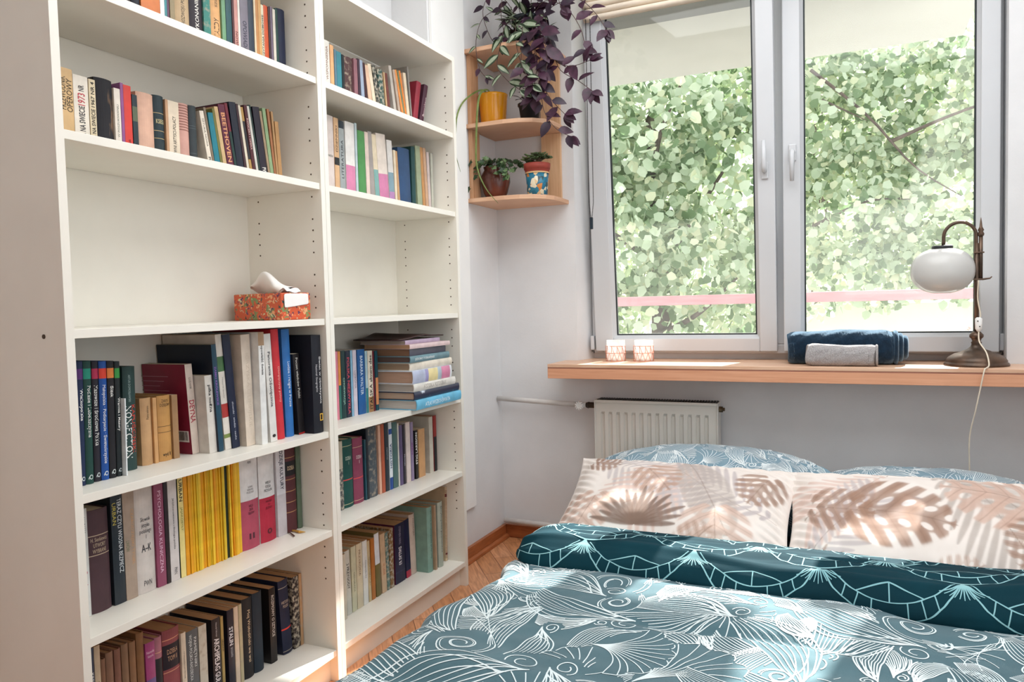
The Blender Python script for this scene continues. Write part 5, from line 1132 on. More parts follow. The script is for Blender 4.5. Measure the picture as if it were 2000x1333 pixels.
# strands spill over the rim towards the room and the window
grow([T(.03, -.02, .12), T(.10, -.05, .17), T(.20, -.08, .12), T(.27, -.10, .02), T(.30, -.12, -.08)], 'p', .069)
grow([T(.04, .01, .12), T(.14, -.02, .16), T(.25, -.05, .15), T(.33, -.08, .07), T(.38, -.10, -.01)], 'p', .069)
grow([T(.04, -.03, .12), T(.11, -.08, .10), T(.15, -.12, -.02), T(.19, -.13, -.14), T(.27, -.14, -.20), T(.33, -.14, -.25)], 'p', .075, .036, 26)
grow([T(.02, -.05, .12), T(.06, -.10, .09), T(.09, -.15, -.03), T(.11, -.16, -.16), T(.16, -.16, -.26), T(.22, -.16, -.33)], 'p', .075, .034, 28)
grow([T(.05, -.03, .11), T(.12, -.09, .03), T(.17, -.13, -.10), T(.24, -.14, -.14), T(.32, -.14, -.13)], 'p', .069, .036, 22)
grow([T(.03, -.05, .11), T(.07, -.11, .04), T(.10, -.15, -.08), T(.12, -.16, -.20), T(.13, -.16, -.30), T(.18, -.17, -.38), T(.24, -.16, -.42)], 'p', .066, .038, 30)
grow([T(.0, -.06, .12), T(.0, -.12, .07), T(.02, -.16, -.04), T(.05, -.17, -.13), T(.09, -.17, -.20)], 's', .069, .034, 20)
grow([T(-.02, -.05, .12), T(-.05, -.11, .08), T(-.06, -.155, -.03), T(-.07, -.16, -.10), T(-.03, -.16, -.16), T(.03, -.16, -.21)], 's', .075, .036, 24)
grow([T(.01, -.06, .12), T(.03, -.12, .06), T(.04, -.16, -.05), T(.035, -.16, -.10)], 's', .072, .030, 14)
grow([T(-.03, -.03, .12), T(-.09, -.07, .16), T(-.15, -.12, .12), T(-.17, -.15, .02), T(-.155, -.16, -.09), T(-.12, -.165, -.14)], 's', .037, .034, 22)
grow([T(-.03, -.02, .12), T(-.07, -.06, .20), T(-.12, -.10, .22), T(-.145, -.13, .14), T(-.10, -.15, .02), T(-.07, -.12, .0)], 'p', .045, .04, 22)
grow([T(-.01, -.03, .12), T(-.03, -.06, .22), T(-.06, -.08, .25), T(-.075, -.10, .14), T(-.05, -.12, .03)], 'p', .045, .036, 18)
grow([T(.02, -.02, .12), T(.05, -.05, .22), T(.10, -.08, .26), T(.16, -.10, .20), T(.20, -.12, .10)], 'p', .066, .034, 18)
grow([T(.0, .0, .12), T(.02, -.03, .24), T(.05, -.05, .30)], 's', .060, .03, 8)
grow([T(.02, -.01, .12), T(.09, -.03, .22), T(.17, -.05, .25), T(.26, -.07, .20)], 'p', .069, .034, 16)
grow([T(.04, -.04, .12), T(.10, -.10, .02), T(.12, -.14, -.06), T(.10, -.15, -.14), T(.08, -.15, -.24)], 'p', .078, .030, 20)
grow([T(.03, -.05, .12), T(.08, -.12, .05), T(.13, -.15, .0), T(.15, -.16, -.10), T(.14, -.16, -.17)], 'p', .082, .030, 18)
for q in range(58):        # dense crown around the pot
    a = rnd.uniform(-PI*1.05, .35); r = rnd.uniform(.035, .075); p = Vector((math.cos(a)*r, math.sin(a)*r, rnd.uniform(.03, .16)))
    d = Vector((math.cos(a)*rnd.uniform(.2, 1), math.sin(a), rnd.uniform(-.6, .7)))
    if rnd.random() < (.75 if p.x < .02 else .2): leaf_geo(lf['s'], p, d, (rnd.uniform(-.4, .4), -.6, 1), .080, .032, 1, .2, .15, 5, mi2=0)
    else: leaf_geo(lf['p'], p, d, (rnd.uniform(-.4, .4), -.6, 1), .070, .036, rnd.choice((0, 1)), .2, .2, 5)
st.build('stems', M_stem, tp, smooth=True)
lf['p'].build('purple_leaves', [M_purp, M_purp2], tp, smooth=True); lf['s'].build('striped_leaves', [M_strip, M_dgreen], tp, smooth=True)
# shelf 2: yellow pot with one long arching leaf, small black pot with the same purple plant
yp = thing('plant_pot', 'glossy mustard yellow pot with one long arching green leaf', 'plant pot', (-.052, 1.245, ZM))
pot(yp, [(.042, 0), (.046, .001), (.054, .02), (.0625, .128), (.0640, .138), (.0610, .138), (.052, .10)], mat('mustard_glaze', 'dd9412', .18, .05, 5, spec=.6), .054, .118)
M_strap = leafmat('strap_leaf_green', '8a9a58', '6c8040')
def strap(pts, w, parent, name='long_leaf', m=M_strap):
    path = strand(pts, 30); vs = []; n = len(path)
    for i, p in enumerate(path):
        t = i/(n-1); d = (path[min(i+1, n-1)]-path[max(i-1, 0)]).normalized(); s = d.cross(Vector((.35, -.9, .25))).normalized(); ww = w*(1-.85*t**2.5)*min(1, .5+t*3)
        vs += [p+s*ww, p+Vector((0, .0015, -.001)), p-s*ww]
    fs = [(3*i+k, 3*i+k+1, 3*i+k+4, 3*i+k+3) for i in range(n-1) for k in range(2)]
    o = MB().add(vs, fs).build(name, m, parent, smooth=True); s_ = o.modifiers.new('thickness', 'SOLIDIFY'); s_.thickness = .0012
strap([(0, -.01, .118), (-.02, -.05, .150), (-.043, -.09, .134), (-.048, -.187, .074), (-.048, -.244, .008), (-.048, -.262, -.07), (-.048, -.266, -.15), (-.045, -.235, -.22)], .0042, yp)
strap([(.005, -.02, .118), (.006, -.07, .145), (-.012, -.115, .10), (-.022, -.13, -.08), (-.020, -.13, -.19), (.02, -.135, -.28), (.072, -.13, -.345)], .0048, yp)
bp_ = thing('potted_plant', 'small purple plant in a little black plastic pot beside the yellow pot', 'plant', (.120, 1.240, ZM))
pot(bp_, [(.034, 0), (.036, .001), (.046, .068), (.050, .069), (.050, .078), (.046, .078), (.043, .05)], mat('black_plastic', '1a2026', .45, .1), .044, .066)
b = MB(); s_ = MB()
for q in range(9):
    a = rnd.uniform(0, 2*PI); p1 = Vector((math.cos(a)*.02, math.sin(a)*.02, .066)); p2 = p1+Vector((math.cos(a)*.02, math.sin(a)*.02, rnd.uniform(.03, .11))); s_.tube([p1, (p1+p2)/2+Vector((0, 0, .01)), p2], .0014, 6)
    for k in range(4): aa = rnd.uniform(0, 2*PI); leaf_geo(b, p1.lerp(p2, .4+.2*k), (math.cos(aa), math.sin(aa), rnd.uniform(-.3, .6)), (0, -.5, 1), .038, .02, rnd.choice((0, 1)))
s_.build('stems', M_stem, bp_, smooth=True); b.build('leaves', [M_purp, M_purp2], bp_, smooth=True)
# shelf 3: brown jar with ivy, painted pot with jade plant
iv = thing('potted_ivy', 'dark green ivy in a round brown glazed jar on the lowest corner shelf', 'plant', (-.045, 1.235, ZB))
pot(iv, [(.034, 0), (.038, .001), (.052, .03), (.064, .075), (.063, .098), (.052, .122), (.048, .128), (.052, .140), (.049, .141), (.045, .128), (.046, .11)], mat('brown_glaze', '4a2820', .25, .2, 12, col2='6e3626', spec=.5), .044, .126)
b = MB(); s_ = MB(); M_ivy = leafmat('ivy_green', '3c5636', '24381f', .2); M_ivy2 = leafmat('ivy_light', '7a9068', '50703c', .2)
def ivy_leaf(mb, p, d, n, L_, mi):
    d = Vector(d).normalized(); n = Vector(n); n = (n-d*n.dot(d)).normalized(); s = d.cross(n)
    pts = [(0, 0), (.15, .42), (.42, .30), (.55, .48), (.66, .22), (1, 0), (.66, -.22), (.55, -.48), (.42, -.30), (.15, -.42)]
    c = Vector(p)+d*L_*.35-n*.04*L_; vs = [c]+[Vector(p)+d*L_*a+s*L_*q+n*(.10*L_*abs(q)) for a, q in pts]
    mb.add(vs, [(0, i+1, (i+1) % 10+1) for i in range(10)], mi)
for q in range(11):
    a = -PI*.95+q/10*PI*1.1; r = rnd.uniform(.05, .085); drop = rnd.uniform(.0, .05); pts = [(0, 0, .126), (math.cos(a)*.03, math.sin(a)*.03, .165), (math.cos(a)*r, math.sin(a)*r, .160-drop*.3), (math.cos(a)*(r+.02), math.sin(a)*(r+.02), .150-drop)]
    path = strand(pts, 8); s_.tube(path, .0012, 6)
    for k in (2, 3, 4, 5, 6, 7, 8): ivy_leaf(b, path[k], (math.cos(a+rnd.uniform(-1.3, 1.3)), math.sin(a)+rnd.uniform(-.5, .5), rnd.uniform(-.8, .4)), (rnd.uniform(-.4, .4), -1, .5), rnd.uniform(.022, .034), rnd.choice((0, 0, 0, 1)))
for (pts) in ([(-.03, -.02, .15), (-.07, -.06, .165), (-.10, -.09, .14), (-.105, -.10, .09), (-.09, -.10, .05)], [(-.04, -.01, .15), (-.085, -.07, .155), (-.115, -.09, .12), (-.12, -.10, .08)], [(.03, -.03, .15), (.065, -.06, .155), (.085, -.07, .11), (.09, -.075, .085)]):
    path = strand(pts, 12); s_.tube(path, .0014, 6)
    for k in range(2, 13): ivy_leaf(b, path[k], (rnd.uniform(-1, 1), -.4, rnd.uniform(-1, .1)), (rnd.uniform(-.3, .3), -1, .4), rnd.uniform(.024, .038), rnd.choice((0, 0, 1)))
s_.build('stems', M_stem, iv, smooth=True); b.build('leaves', [M_ivy, M_ivy2], iv)
jd = thing('potted_succulent', 'small jade succulent in a painted blue and red flowerpot on the lowest corner shelf', 'plant', (.148, 1.240, ZB))
def paint_mat():
    m = bpy.data.materials.new('folk_painted_ceramic'); m.use_nodes = True; N = m.node_tree.nodes; L = m.node_tree.links; b = N['Principled BSDF']; b.inputs['Roughness'].default_value = .3
    tc = N.new('ShaderNodeTexCoord'); v = N.new('ShaderNodeTexVoronoi'); v.inputs['Scale'].default_value = 62; L.new(tc.outputs['Object'], v.inputs[0]); cr = N.new('ShaderNodeValToRGB'); cr.color_ramp.interpolation = 'CONSTANT'
    sep = N.new('ShaderNodeSeparateColor'); L.new(v.outputs['Color'], sep.inputs[0]); L.new(sep.outputs[0], cr.inputs[0]); e = cr.color_ramp.elements; e[0].color = hexc('1f6a86'); e[1].position = .42; e[1].color = hexc('23424a')
    for p, c in ((.55, 'd8b88c'), (.68, 'c87a30'), (.78, '2a7a94'), (.9, 'e0d4b8')): q = e.new(p); q.color = hexc(c)
    L.new(cr.outputs[0], b.inputs['Base Color']); return m
MB().lathe([(.040, 0), (.042, .001), (.050, .106), (.046, .106)], n=44, cap=False).build('pot', paint_mat(), jd, smooth=True)
MB().lathe([(.0505, .098), (.0525, .112), (.0555, .113), (.0575, .136), (.0535, .136), (.050, .11)], n=44, cap=False).build('rim', mat('terracotta_red', '9a4034', .6, .1), jd, smooth=True)
b = MB(); b.lathe([(.0507, .094), (.0512, .100)], n=44, cap=False); b.build('cream_band', mat('cream_glaze', 'd8b080', .4, .05), jd, smooth=True)
MB().lathe([(.050, .124), (.049, .128), (.001, .131)], n=30).build('soil', M_soil, jd, smooth=True)
b = MB(); s_ = MB(); M_jade = leafmat('jade_green', '56663e', '3a4a2c', .1)
for q in range(12):
    a = 2*PI*q/12+rnd.uniform(-.2, .2); r = rnd.uniform(.012, .05); hh = rnd.uniform(.02, .062); p2 = Vector((math.cos(a)*r, math.sin(a)*r, .128+hh)); s_.tube([(0, 0, .125), (p2.x*.4, p2.y*.4, .128+hh*.6), p2], .0028, 6)
    for k in range(6):
        aa = 2*PI*k/6+q; d = Vector((math.cos(aa), math.sin(aa), rnd.uniform(-.1, .7))).normalized(); M4 = Matrix.Translation(p2+d*.011+Vector((0, 0, -.006*(k % 2)))) @ d.to_track_quat('Z', 'Y').to_matrix().to_4x4() @ Matrix.Diagonal((.0085, .0045, .0150, 1)).to_4x4()
        bm = bmesh.new(); bmesh.ops.create_icosphere(bm, subdivisions=1, radius=1, matrix=M4); off = len(b.v); b.v += [tuple(v.co) for v in bm.verts]; bm.verts.index_update()
        for f in bm.faces: b.f.append(tuple(v.index+off for v in f.verts)); b.mi.append(0)
        bm.free()
s_.build('stems', mat('jade_stem', '6a5a44', .7, .1), jd, smooth=True); b.build('leaves', M_jade, jd, smooth=True)

# ---------------------------------------------------------------- roman blind with bead chain
rbl = thing('roman_blind', 'gathered beige fabric blind at the top of the window', 'blind', (.70, 1.38, 2.28))
M_bl = mat('beige_linen', 'e8dac8', .9, .06, 12, bump=.3, bscale=500)
xa, xb = -.375, .375
for i, z in enumerate((.0, .024, .048, .072)):
    b = MB(); vs = []; n = 26
    for k in range(13):
        a = PI*k/12; yy = -.022*math.sin(a)-.004*i; zz_ = z+.013-.0135*math.cos(a)
        for j in range(n+1): x = xa+(xb-xa)*j/n; vs.append((x, yy+.003*math.sin(x*9+i), zz_+.003*math.sin(x*6+i*1.3)))
    fs = [(k*(n+1)+j, k*(n+1)+j+1, (k+1)*(n+1)+j+1, (k+1)*(n+1)+j) for k in range(12) for j in range(n)]
    b.add(vs, fs); b.build('fold', M_bl, rbl, smooth=True).modifiers.new('thickness', 'SOLIDIFY').thickness = .0015
MB().box(xa, xb, -.020, -.016, .098, .19).build('fabric_panel', M_bl, rbl); MB().box(xa+.005, xb-.005, .001, .004, .002, .007).build('bottom_bar', M_dark, rbl)
ch = thing('bead_chain', 'thin dark bead chain loop hanging beside the window from the blind', 'chain', (.345, 1.362, 1.45))
for s in (-.009, .010):
    b = MB()
    z = .0
    while z < .92: b.box(s*(1 if z > .06 else .3+.7*z/.06)-.0016, s*(1 if z > .06 else .3+.7*z/.06)+.0016, -.0016, .0016, z, z+.0042); z += .0062
    b.build('bead_strand', M_dark, ch)
MB().box(-.0065, .0065, -.005, .005, -.050, .0).build('weight', mat('navy_plastic', '1c2a36', .4, .05), ch, bevel=.002)

# ---------------------------------------------------------------- things on the window sill
ZS_ = .8304
def lantern(x, y, label):
    r = thing('tea_light_holder', label, 'candle holder', (x, y, ZS_), group=None)
    mg = bpy.data.materials.get('tea_glass')
    if mg is None:
        mg = bpy.data.materials.new('tea_glass'); mg.use_nodes = True; N = mg.node_tree.nodes; L = mg.node_tree.links; b = N['Principled BSDF']; b.inputs['Base Color'].default_value = (.95, .95, .93, 1); b.inputs['Roughness'].default_value = .25
        tt = N.new('ShaderNodeBsdfTransparent'); mx = N.new('ShaderNodeMixShader'); mx.inputs[0].default_value = .45; L.new(tt.outputs[0], mx.inputs[1]); L.new(b.outputs[0], mx.inputs[2]); L.new(mx.outputs[0], N['Material Output'].inputs[0])
    b = MB(); b.lathe([(.036, .001), (.039, .004), (.040, .090), (.0385, .090), (.0375, .006), (.001, .006)], n=32, cap=False); b.build('glass_cup', mg, r, smooth=True)
    w = MB(); R = .0425
    for z in (.002, .036, .066): w.tube([(R*math.cos(2*PI*i/28), R*math.sin(2*PI*i/28), z) for i in range(29)], .0012, 6)
    n = 11
    for i in range(n):
        a0, a1 = 2*PI*i/n, 2*PI*(i+.5)/n; a2 = 2*PI*(i+1)/n; P = lambda a, z: (R*math.cos(a), R*math.sin(a), z)
        w.tube([P(a0, .002), P(a1, .036)], .0009, 5); w.tube([P(a2, .002), P(a1, .036)], .0009, 5); w.tube([P(a0, .036), P(a0+.02, .066)], .0009, 5); w.tube([P(a0, .066), P(a1, .036)], .0009, 5)
    w.build('copper_wire_basket', mat('rose_copper_wire', 'd89078', .3, .05, metal=.3), r)
    MB().lathe([(.019, .0065), (.019, .018), (.001, .018)], n=20).build('tea_light', M_duct, r, smooth=True)
    return r
lantern(.432, 1.395, 'left glass candle holder in a copper wire basket on the sill')
lantern(.552, 1.405, 'right glass candle holder in a copper wire basket on the sill')
# towels
def towel(name, label, x, y, L_, Dp, Hh, m, seed, spread=0.0):
    r = thing('rolled_towel', label, 'towel', (x, y, ZS_))
    n, k = (150, 84) if Hh > .1 else (170, 76); vs = []; rj = random.Random(int(seed)); waffle = Hh < .1
    for i in range(n+1):
        s = i/n; xx = -L_/2+L_*s; e = min(s, 1-s)*L_; rr = 1-.10*math.exp(-(e/.010)**2)
        for j in range(k):
            a = 2*PI*j/k; ca, sa = math.cos(a), math.sin(a); q = (abs(ca)**2.8+abs(sa)**2.8)**(-1/2.8)
            wob = 1+.02*math.sin(xx*40+seed+3*ca)+.015*math.sin(xx*90+j*.7+seed)
            wob += (.022*math.sin(xx*900)*math.sin(a*38+(i%2)) if waffle else rj.uniform(-.014, .014))
            zz = Hh/2+Hh/2*q*sa*rr*wob; vs.append((xx+.006*math.sin(a*2+seed)*(1 if e < .02 else 0), Dp/2*q*ca*rr*wob, max(0.0, zz)+.004*math.sin(xx*14+seed)*(sa > .3)))
    fs = [(i*k+j, i*k+(j+1) % k, (i+1)*k+(j+1) % k, (i+1)*k+j) for i in range(n) for j in range(k)]+[tuple(range(k-1, -1, -1)), tuple(n*k+j for j in range(k))]
    o = MB().add(vs, fs).build('towel_roll', m, r, smooth=True)
    # layered rolled edge at the right end
    for q in range(3):
        f = .92-.16*q; b = MB(); ring = []
        for j in range(k+1):
            a = 2*PI*j/k+.5; ca, sa = math.cos(a), math.sin(a); g = (abs(ca)**2.6+abs(sa)**2.6)**(-1/2.6); ring.append((L_/2+.006+.012*q*spread*40/40+(.010 if spread else 0)*q, Dp/2*f*g*ca*.96, Hh/2+Hh/2*f*g*sa*.96))
        b.tube(ring, .0085 if Hh > .1 else .004, 8); b.build('rolled_edge', m, o, smooth=True)
    return o
M_navy = mat('navy_terry', '10263a', .95, .2, 90, col2='0a1a2a', bump=1.0, bscale=420, spec=.1); M_navy.node_tree.nodes['Principled BSDF'].inputs['Sheen Weight'].default_value = .75; M_navy.node_tree.nodes['Principled BSDF'].inputs['Sheen Tint'].default_value = (.5, .75, 1, 1)
M_greyt = mat('grey_waffle_cotton', 'b2aeae', .95, .2, 300, col2='8e8a8a', bump=1.0, bscale=260, spec=.1)
o = towel('rolled_towel', 'big dark navy rolled towel on the window sill', 1.322, 1.37, .365, .150, .124, M_navy, 1.0, .5)
o = towel('rolled_towel', 'small grey waffle rolled towel lying in front of the navy one', 1.325, 1.258, .228, .060, .080, M_greyt, 4.0)
# lamp
lp = thing('table_lamp', 'antique bronze table lamp with white globe shade on the sill', 'lamp', (1.765, 1.345, ZS_))
M_brz = mat('aged_bronze', '4a3c32', .38, .25, 20, col2='6b5444', metal=.55, spec=.5)
MB().lathe([(.100, 0), (.1015, .004), (.098, .010), (.094, .012), (.095, .017), (.088, .028), (.070, .040), (.048, .047), (.046, .050), (.030, .056), (.018, .066), (.015, .076), (.017, .080), (.013, .086), (.016, .094), (.022, .100), (.022, .108), (.015, .116), (.011, .120)], n=56).build('base', M_brz, lp, smooth=True)
b = MB(); b.tube([(0, 0, .118), (0, 0, .430)], .0075, 14); b.tube([(.012, 0, .300), (.012, 0, .455)], [.0065, .0065], 12); b.build('stem', M_brz, lp, smooth=True)
b = MB(); b.lathe([(.009, .455), (.011, .462), (.007, .470), (.010, .476), (.005, .486), (.003, .505), (.0005, .520)], (.012, 0, 0), n=16); b.build('finial', M_brz, lp, smooth=True)
b = MB(); b.box(-.010, .022, -.009, .009, .300, .306); b.box(-.010, .022, -.009, .009, .395, .400); b.tube([(.016, 0, .303), (.040, 0, .306), (.046, 0, .312)], [.004, .003, .002], 8); b.build('clamp', M_brz, lp, bevel=.001)
arc = [(-.002, 0, .300)]+[(-.002, 0, .36), (-.002, 0, .43)]+[(-.052+.050*math.cos(a), 0, .457+.050*math.sin(a)) for a in [PI*i/16 for i in range(0, 17)]]+[(-.102, 0, .440), (-.103, 0, .427)]
MB().tube(arc, .0060, 12).build('arched_arm', M_brz, lp, smooth=True)
b = MB(); b.lathe([(.033, .4165), (.034, .418), (.034, .425), (.031, .427), (.006, .428)], (-.106, 0, 0), n=32); b.build('shade_holder', mat('black_collar', '26282a', .4, .05), lp, smooth=True)
mo = bpy.data.materials.new('opal_glass'); mo.use_nodes = True; N = mo.node_tree.nodes; L = mo.node_tree.links; b_ = N['Principled BSDF']; b_.inputs['Base Color'].default_value = (.74, .735, .72, 1); b_.inputs['Roughness'].default_value = .18
tr = N.new('ShaderNodeBsdfTranslucent'); tr.inputs[0].default_value = (.8, .79, .77, 1); mx = N.new('ShaderNodeMixShader'); mx.inputs[0].default_value = .35; L.new(b_.outputs[0], mx.inputs[1]); L.new(tr.outputs[0], mx.inputs[2]); L.new(mx.outputs[0], N['Material Output'].inputs[0])
prof = [(.0315*1, .4160)]
for i in range(1, 24):
    a = math.radians(72-148*i/23); e = 2.25; ca, sa = math.cos(a), math.sin(a); q = (abs(ca)**e+abs(sa)**e)**(-1/e); prof.append((.102*q*ca, .338+.082*q*sa))
prof.append((.030, .258)); prof += [(.026, .258)]+[(r*.965, .338+(z-.338)*.96) for r, z in reversed(prof[1:-1])]
MB().lathe(prof, (-.106, 0, 0), n=56, cap=False).build('globe_shade', mo, lp, smooth=True)
cab = strand([(.004, -.010, .300), (.002, -.012, .235), (.010, -.016, .18), (.006, -.018, .165)], 14)
sw = Vector((.004, -.020, .145))
c2 = strand([(.004, -.022, .120), (.004, -.04, .085), (.020, -.075, .05), (.022, -.120, .012), (.010, -.149, .0022), (.004, -.158, -.002), (-.004, -.162, -.04), (-.020, -.150, -.14), (-.034, -.120, -.24), (-.030, -.09, -.36), (-.025, -.05, -.52), (-.02, .02, -.68)], 60)
M_cord = mat('cream_flex', 'e4d8c4', .5, .05)
MB().tube(cab, .0024, 8).build('power_cord', M_cord, lp, smooth=True)
MB().tube(c2, .0024, 8).build('power_cord', M_cord, lp, smooth=True)
b = MB(); b.tube([(.004, -.020, .170), (.004, -.020, .165), (.004, -.020, .13), (.004, -.021, .120)], [.006, .0115, .0105, .005], 14, 0); csw = b.build('cord_switch', M_duct, lp, smooth=True)
b = MB(); b.tube([(.0, -.0325, .157), (.0, -.0300, .157)], .0022, 8); b.tube([(.006, -.0325, .138), (.006, -.0300, .138)], .0022, 8); b.build('switch_screw', M_dark, csw)

# ---------------------------------------------------------------- outdoors
def plain(key, col, rough=.9): return mat(key, col, rough, .03, 4)
o = MB().box(-3.5, 1.875, 1.80, 2.70, 2.378, 2.55).build('balcony_slab', plain('white_soffit', 'bcbbb6')); tag(o, 'white underside of the balcony above the window', 'balcony slab')
o = MB().box(-3.5, 4.0, 1.80, 2.78, -.20, .0).build('balcony_floor', plain('balcony_concrete', 'b8b4ac')); tag(o, 'pale concrete balcony floor outside the window', 'balcony floor'); o['kind'] = 'structure'
rl = thing('balcony_railing', 'faded red balcony handrail crossing the view behind the window glass', 'railing', (.8, 2.66, 1.058))
MB().box(-4.3, 3.2, -.03, .03, .0, .055).build('handrail', mat('faded_red_paint', 'c08a8e', .6, .15, 8, col2='a8747c', stretch=(.5, 4, 4)), rl, bevel=.004)
b = MB()
for x in (-3.5, -1.9, 2.2): b.box(x-.02, x+.02, -.02, .02, -1.06, .0)
b.build('post', mat('faded_red_paint2', 'b88088', .6, .1), rl)
o = MB().box(-25, 30, 3.2, 45, -1.2, -1.0).build('ground', mat('dry_pale_ground', 'bcb8a8', .95, .2, .8, col2='c8c4b4')); tag(o, None, None); struct(o)
gw = MB().box(-.2, 3.0, 7.4, 7.6, -1.0, 1.00); o = gw.build('garden_wall', plain('sunlit_white_render', 'f4f2ec')); tag(o, 'low sunlit white garden wall beyond the balcony rail', 'wall')
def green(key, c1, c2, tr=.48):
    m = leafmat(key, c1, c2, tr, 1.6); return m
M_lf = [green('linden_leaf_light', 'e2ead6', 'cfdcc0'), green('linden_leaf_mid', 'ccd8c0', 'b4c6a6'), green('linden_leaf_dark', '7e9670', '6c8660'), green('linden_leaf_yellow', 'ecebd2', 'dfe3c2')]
M_bark = mat('grey_brown_bark', '6a5c54', .9, .3, 12, col2='463c38', bump=.5, bscale=40)
def foliage(name, blobs, n, size, seed, mats, parent, probs=(.30, .30, .22, .18)):
    r = np.random.RandomState(seed); pts = []
    w = np.array([b[3]*b[4]*b[5] for b in blobs]); w = w/w.sum(); cnt = r.multinomial(n, w)
    for (cx, cy, cz, rx, ry, rz), k in zip(blobs, cnt):
        d = r.normal(size=(k, 3)); d /= np.linalg.norm(d, axis=1)[:, None]; rad = r.uniform(.45, 1.0, k)**.6
        pts.append(np.stack([cx+d[:, 0]*rx*rad, cy+d[:, 1]*ry*rad, cz+d[:, 2]*rz*rad], 1))
    P = np.concatenate(pts); k = len(P); P += np_noise(P[:, 0], P[:, 2], seed, .8, 2)[:, None]*.12
    a = r.normal(size=(k, 3)); a[:, 2] -= .5; a /= np.linalg.norm(a, axis=1)[:, None]; b = r.normal(size=(k, 3)); b[:, 1] -= 1.2; b -= (b*a).sum(1)[:, None]*a; b /= np.linalg.norm(b, axis=1)[:, None]; c = np.cross(a, b)
    L_ = (size*r.uniform(.6, 1.25, k))[:, None]; W_ = L_*.42
    v = [P, P+a*L_*.30+c*W_+b*L_*.06, P+a*L_*.72+c*W_*.72+b*L_*.04, P+a*L_, P+a*L_*.72-c*W_*.72+b*L_*.04, P+a*L_*.30-c*W_+b*L_*.06]
    V = np.stack(v, 1).reshape(-1, 3); i = np.arange(k)*6; Q = np.concatenate([np.stack([i, i+1, i+2, i+3], 1), np.stack([i, i+3, i+4, i+5], 1)])
    mi = r.choice(len(mats), k, p=probs); o = build_np(name, V, Q, mats, np.concatenate([mi, mi]), parent, smooth=False); return o
def tree(label, base, top, blobs, n, size, seed, limbs, r0=.14):
    t = thing('tree', label, 'tree', base); B = Vector(base); b = MB()
    b.tube([Vector((0, 0, 0)), (Vector(top)-B)*.5+Vector((.08, 0, 0)), Vector(top)-B], [r0, r0*.75, r0*.4], 10); b.build('trunk', M_bark, t, smooth=True)
    for l in limbs:
        pts = strand([Vector(p)-B for p in l[0]], 10); b = MB(); b.tube(pts, [l[1]*(1-.75*i/10) for i in range(11)], 8); b.build('branch', M_bark, t, smooth=True)
    bl = [(x-B.x, y-B.y, z-B.z, rx, ry, rz) for x, y, z, rx, ry, rz in blobs]
    foliage('foliage', bl, n, size, seed, M_lf, t); return t
tree('leafy linden tree filling the left window pane', (-.6, 6.6, -1.0), (-.75, 6.9, 3.6),
     [(-1.5, 6.6, 2.6, 1.0, .8, .9), (-.6, 6.4, 2.9, .9, .7, .7), (.1, 6.8, 2.4, .8, .8, .9), (-1.0, 6.3, 1.8, 1.0, .7, .7), (-.1, 6.5, 1.5, .7, .7, .7), (-1.6, 6.9, 1.1, .9, .7, .7), (-.7, 6.6, .9, .7, .6, .5), (-.3, 7.0, 3.4, 1.0, .8, .7), (-1.6, 7.2, 3.4, 1.0, .8, .6), (.3, 6.9, 1.1, .5, .6, .6)], 11500, .118, 3,
     [(([-.7, 6.7, 1.3], [-.3, 6.5, 1.8], [.2, 6.4, 2.5]), .05), (([-.75, 6.7, 1.6], [-1.2, 6.5, 1.9], [-1.9, 6.3, 2.1]), .045), (([-.7, 6.7, 2.2], [-.5, 6.3, 2.8], [-.2, 6.2, 3.4]), .04), (([-.7, 6.6, 1.0], [-1.1, 6.2, 1.15], [-1.7, 6.1, 1.3]), .05), (([-.6, 6.6, .7], [-.1, 6.3, .95], [.3, 6.2, 1.3]), .04)])
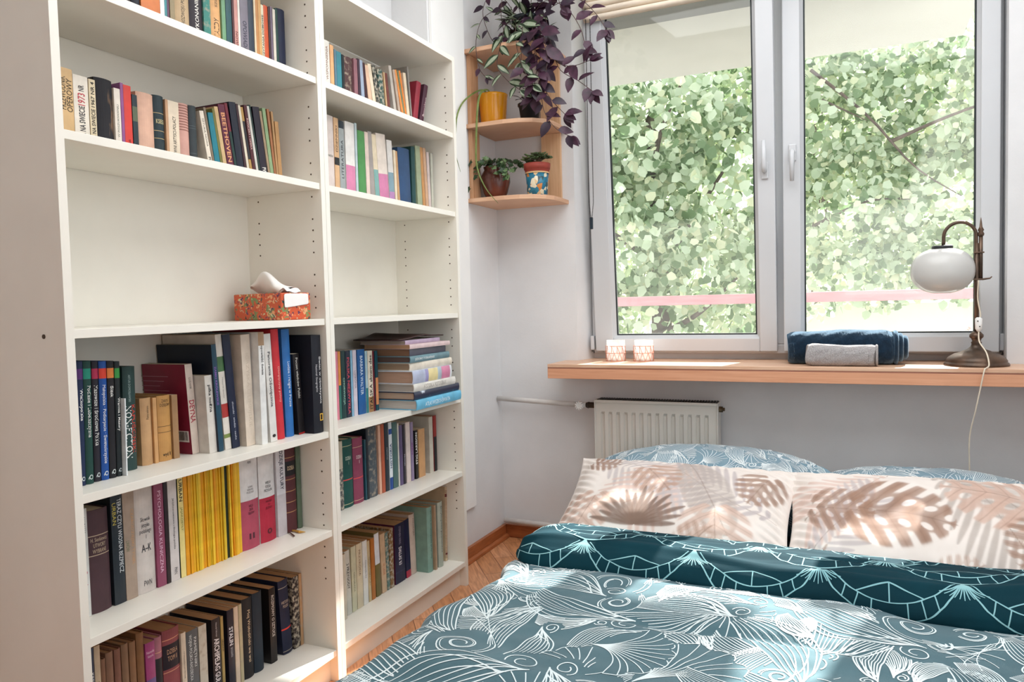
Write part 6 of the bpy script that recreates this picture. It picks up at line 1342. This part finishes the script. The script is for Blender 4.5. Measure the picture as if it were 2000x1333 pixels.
tree('leafy tree with bare crossing branches filling the right window pane', (3.3, 7.4, -1.0), (3.0, 7.5, 3.9),
     [(1.2, 7.0, 2.9, .9, .8, .8), (2.1, 7.2, 3.0, 1.0, .8, .8), (3.0, 7.3, 2.8, .9, .8, .9), (1.4, 6.9, 2.0, .8, .7, .7), (2.4, 7.0, 2.0, 1.0, .8, .7), (3.1, 7.2, 1.7, .8, .8, .8), (1.3, 7.0, 1.3, .7, .7, .5), (2.2, 7.3, 3.8, 1.3, .9, .6), (.8, 7.3, 3.7, .9, .8, .6), (1.7, 7.0, 1.5, .8, .5, .5), (2.7, 7.0, 1.35, .8, .5, .4)], 15500, .098, 8,
     [(([1.0, 6.3, 3.3], [1.5, 6.3, 2.8], [1.9, 6.4, 2.3], [2.3, 6.5, 2.0]), .017), (([1.7, 6.4, 2.55], [2.3, 6.3, 2.75], [3.2, 6.2, 2.95]), .020), (([1.1, 6.3, 3.0], [1.5, 6.3, 2.75]), .012), (([1.0, 6.5, 1.8], [1.5, 6.4, 2.0], [1.9, 6.5, 2.0]), .018)], .10)
tree('pale hazy tree far behind the two nearer ones', (.8, 12.5, -1.0), (.8, 12.5, 5.0),
     [(-2.5, 12.5, 3.2, 1.8, 1, 1.8), (-.4, 12.8, 3.4, 1.6, 1, 1.8), (1.4, 12.6, 3.3, 1.6, 1, 1.7), (3.4, 12.6, 3.2, 1.7, 1, 1.8), (-2.0, 12.2, 1.4, 1.6, 1, 1.0), (.2, 12.2, 1.2, 1.6, 1, 1.0), (5.2, 12.4, 2.6, 1.6, 1, 1.8), (-4.2, 12.4, 2.6, 1.6, 1, 1.8)], 7500, .20, 15, [], .2)
sb = thing('flowering_shrub', 'low shrub with pale pink flower heads just below the balcony rail', 'shrub', (2.0, 6.2, -1.0))
foliage('foliage', [(-.2, 0, 1.35, .5, .3, .25), (.7, .1, 1.3, .5, .3, .3), (1.2, .1, 1.5, .3, .3, .4), (.2, 0, .8, .9, .4, .5)], 2200, .08, 31, M_lf, sb)
for (x, y, z) in ((-.52, -.30, 1.66), (-.22, -.32, 1.60), (.12, -.33, 1.68), (.42, -.31, 1.62), (.30, -.30, 1.74)):
    b = MB(); r = random.Random(int(x*100)+7)
    for q in range(30):
        d = Vector((r.gauss(0, 1), r.gauss(0, 1), r.gauss(0, 1))).normalized(); leaf_geo(b, Vector((x, y, z))+d*.03, d, (r.gauss(0, 1), r.gauss(0, 1), 1), .030, .024, 0, .2, .2, 3)
    b.build('flower_head', mat('pink_petals', 'e0a8a4', .8, .1, col2='e8c4b8'), sb)
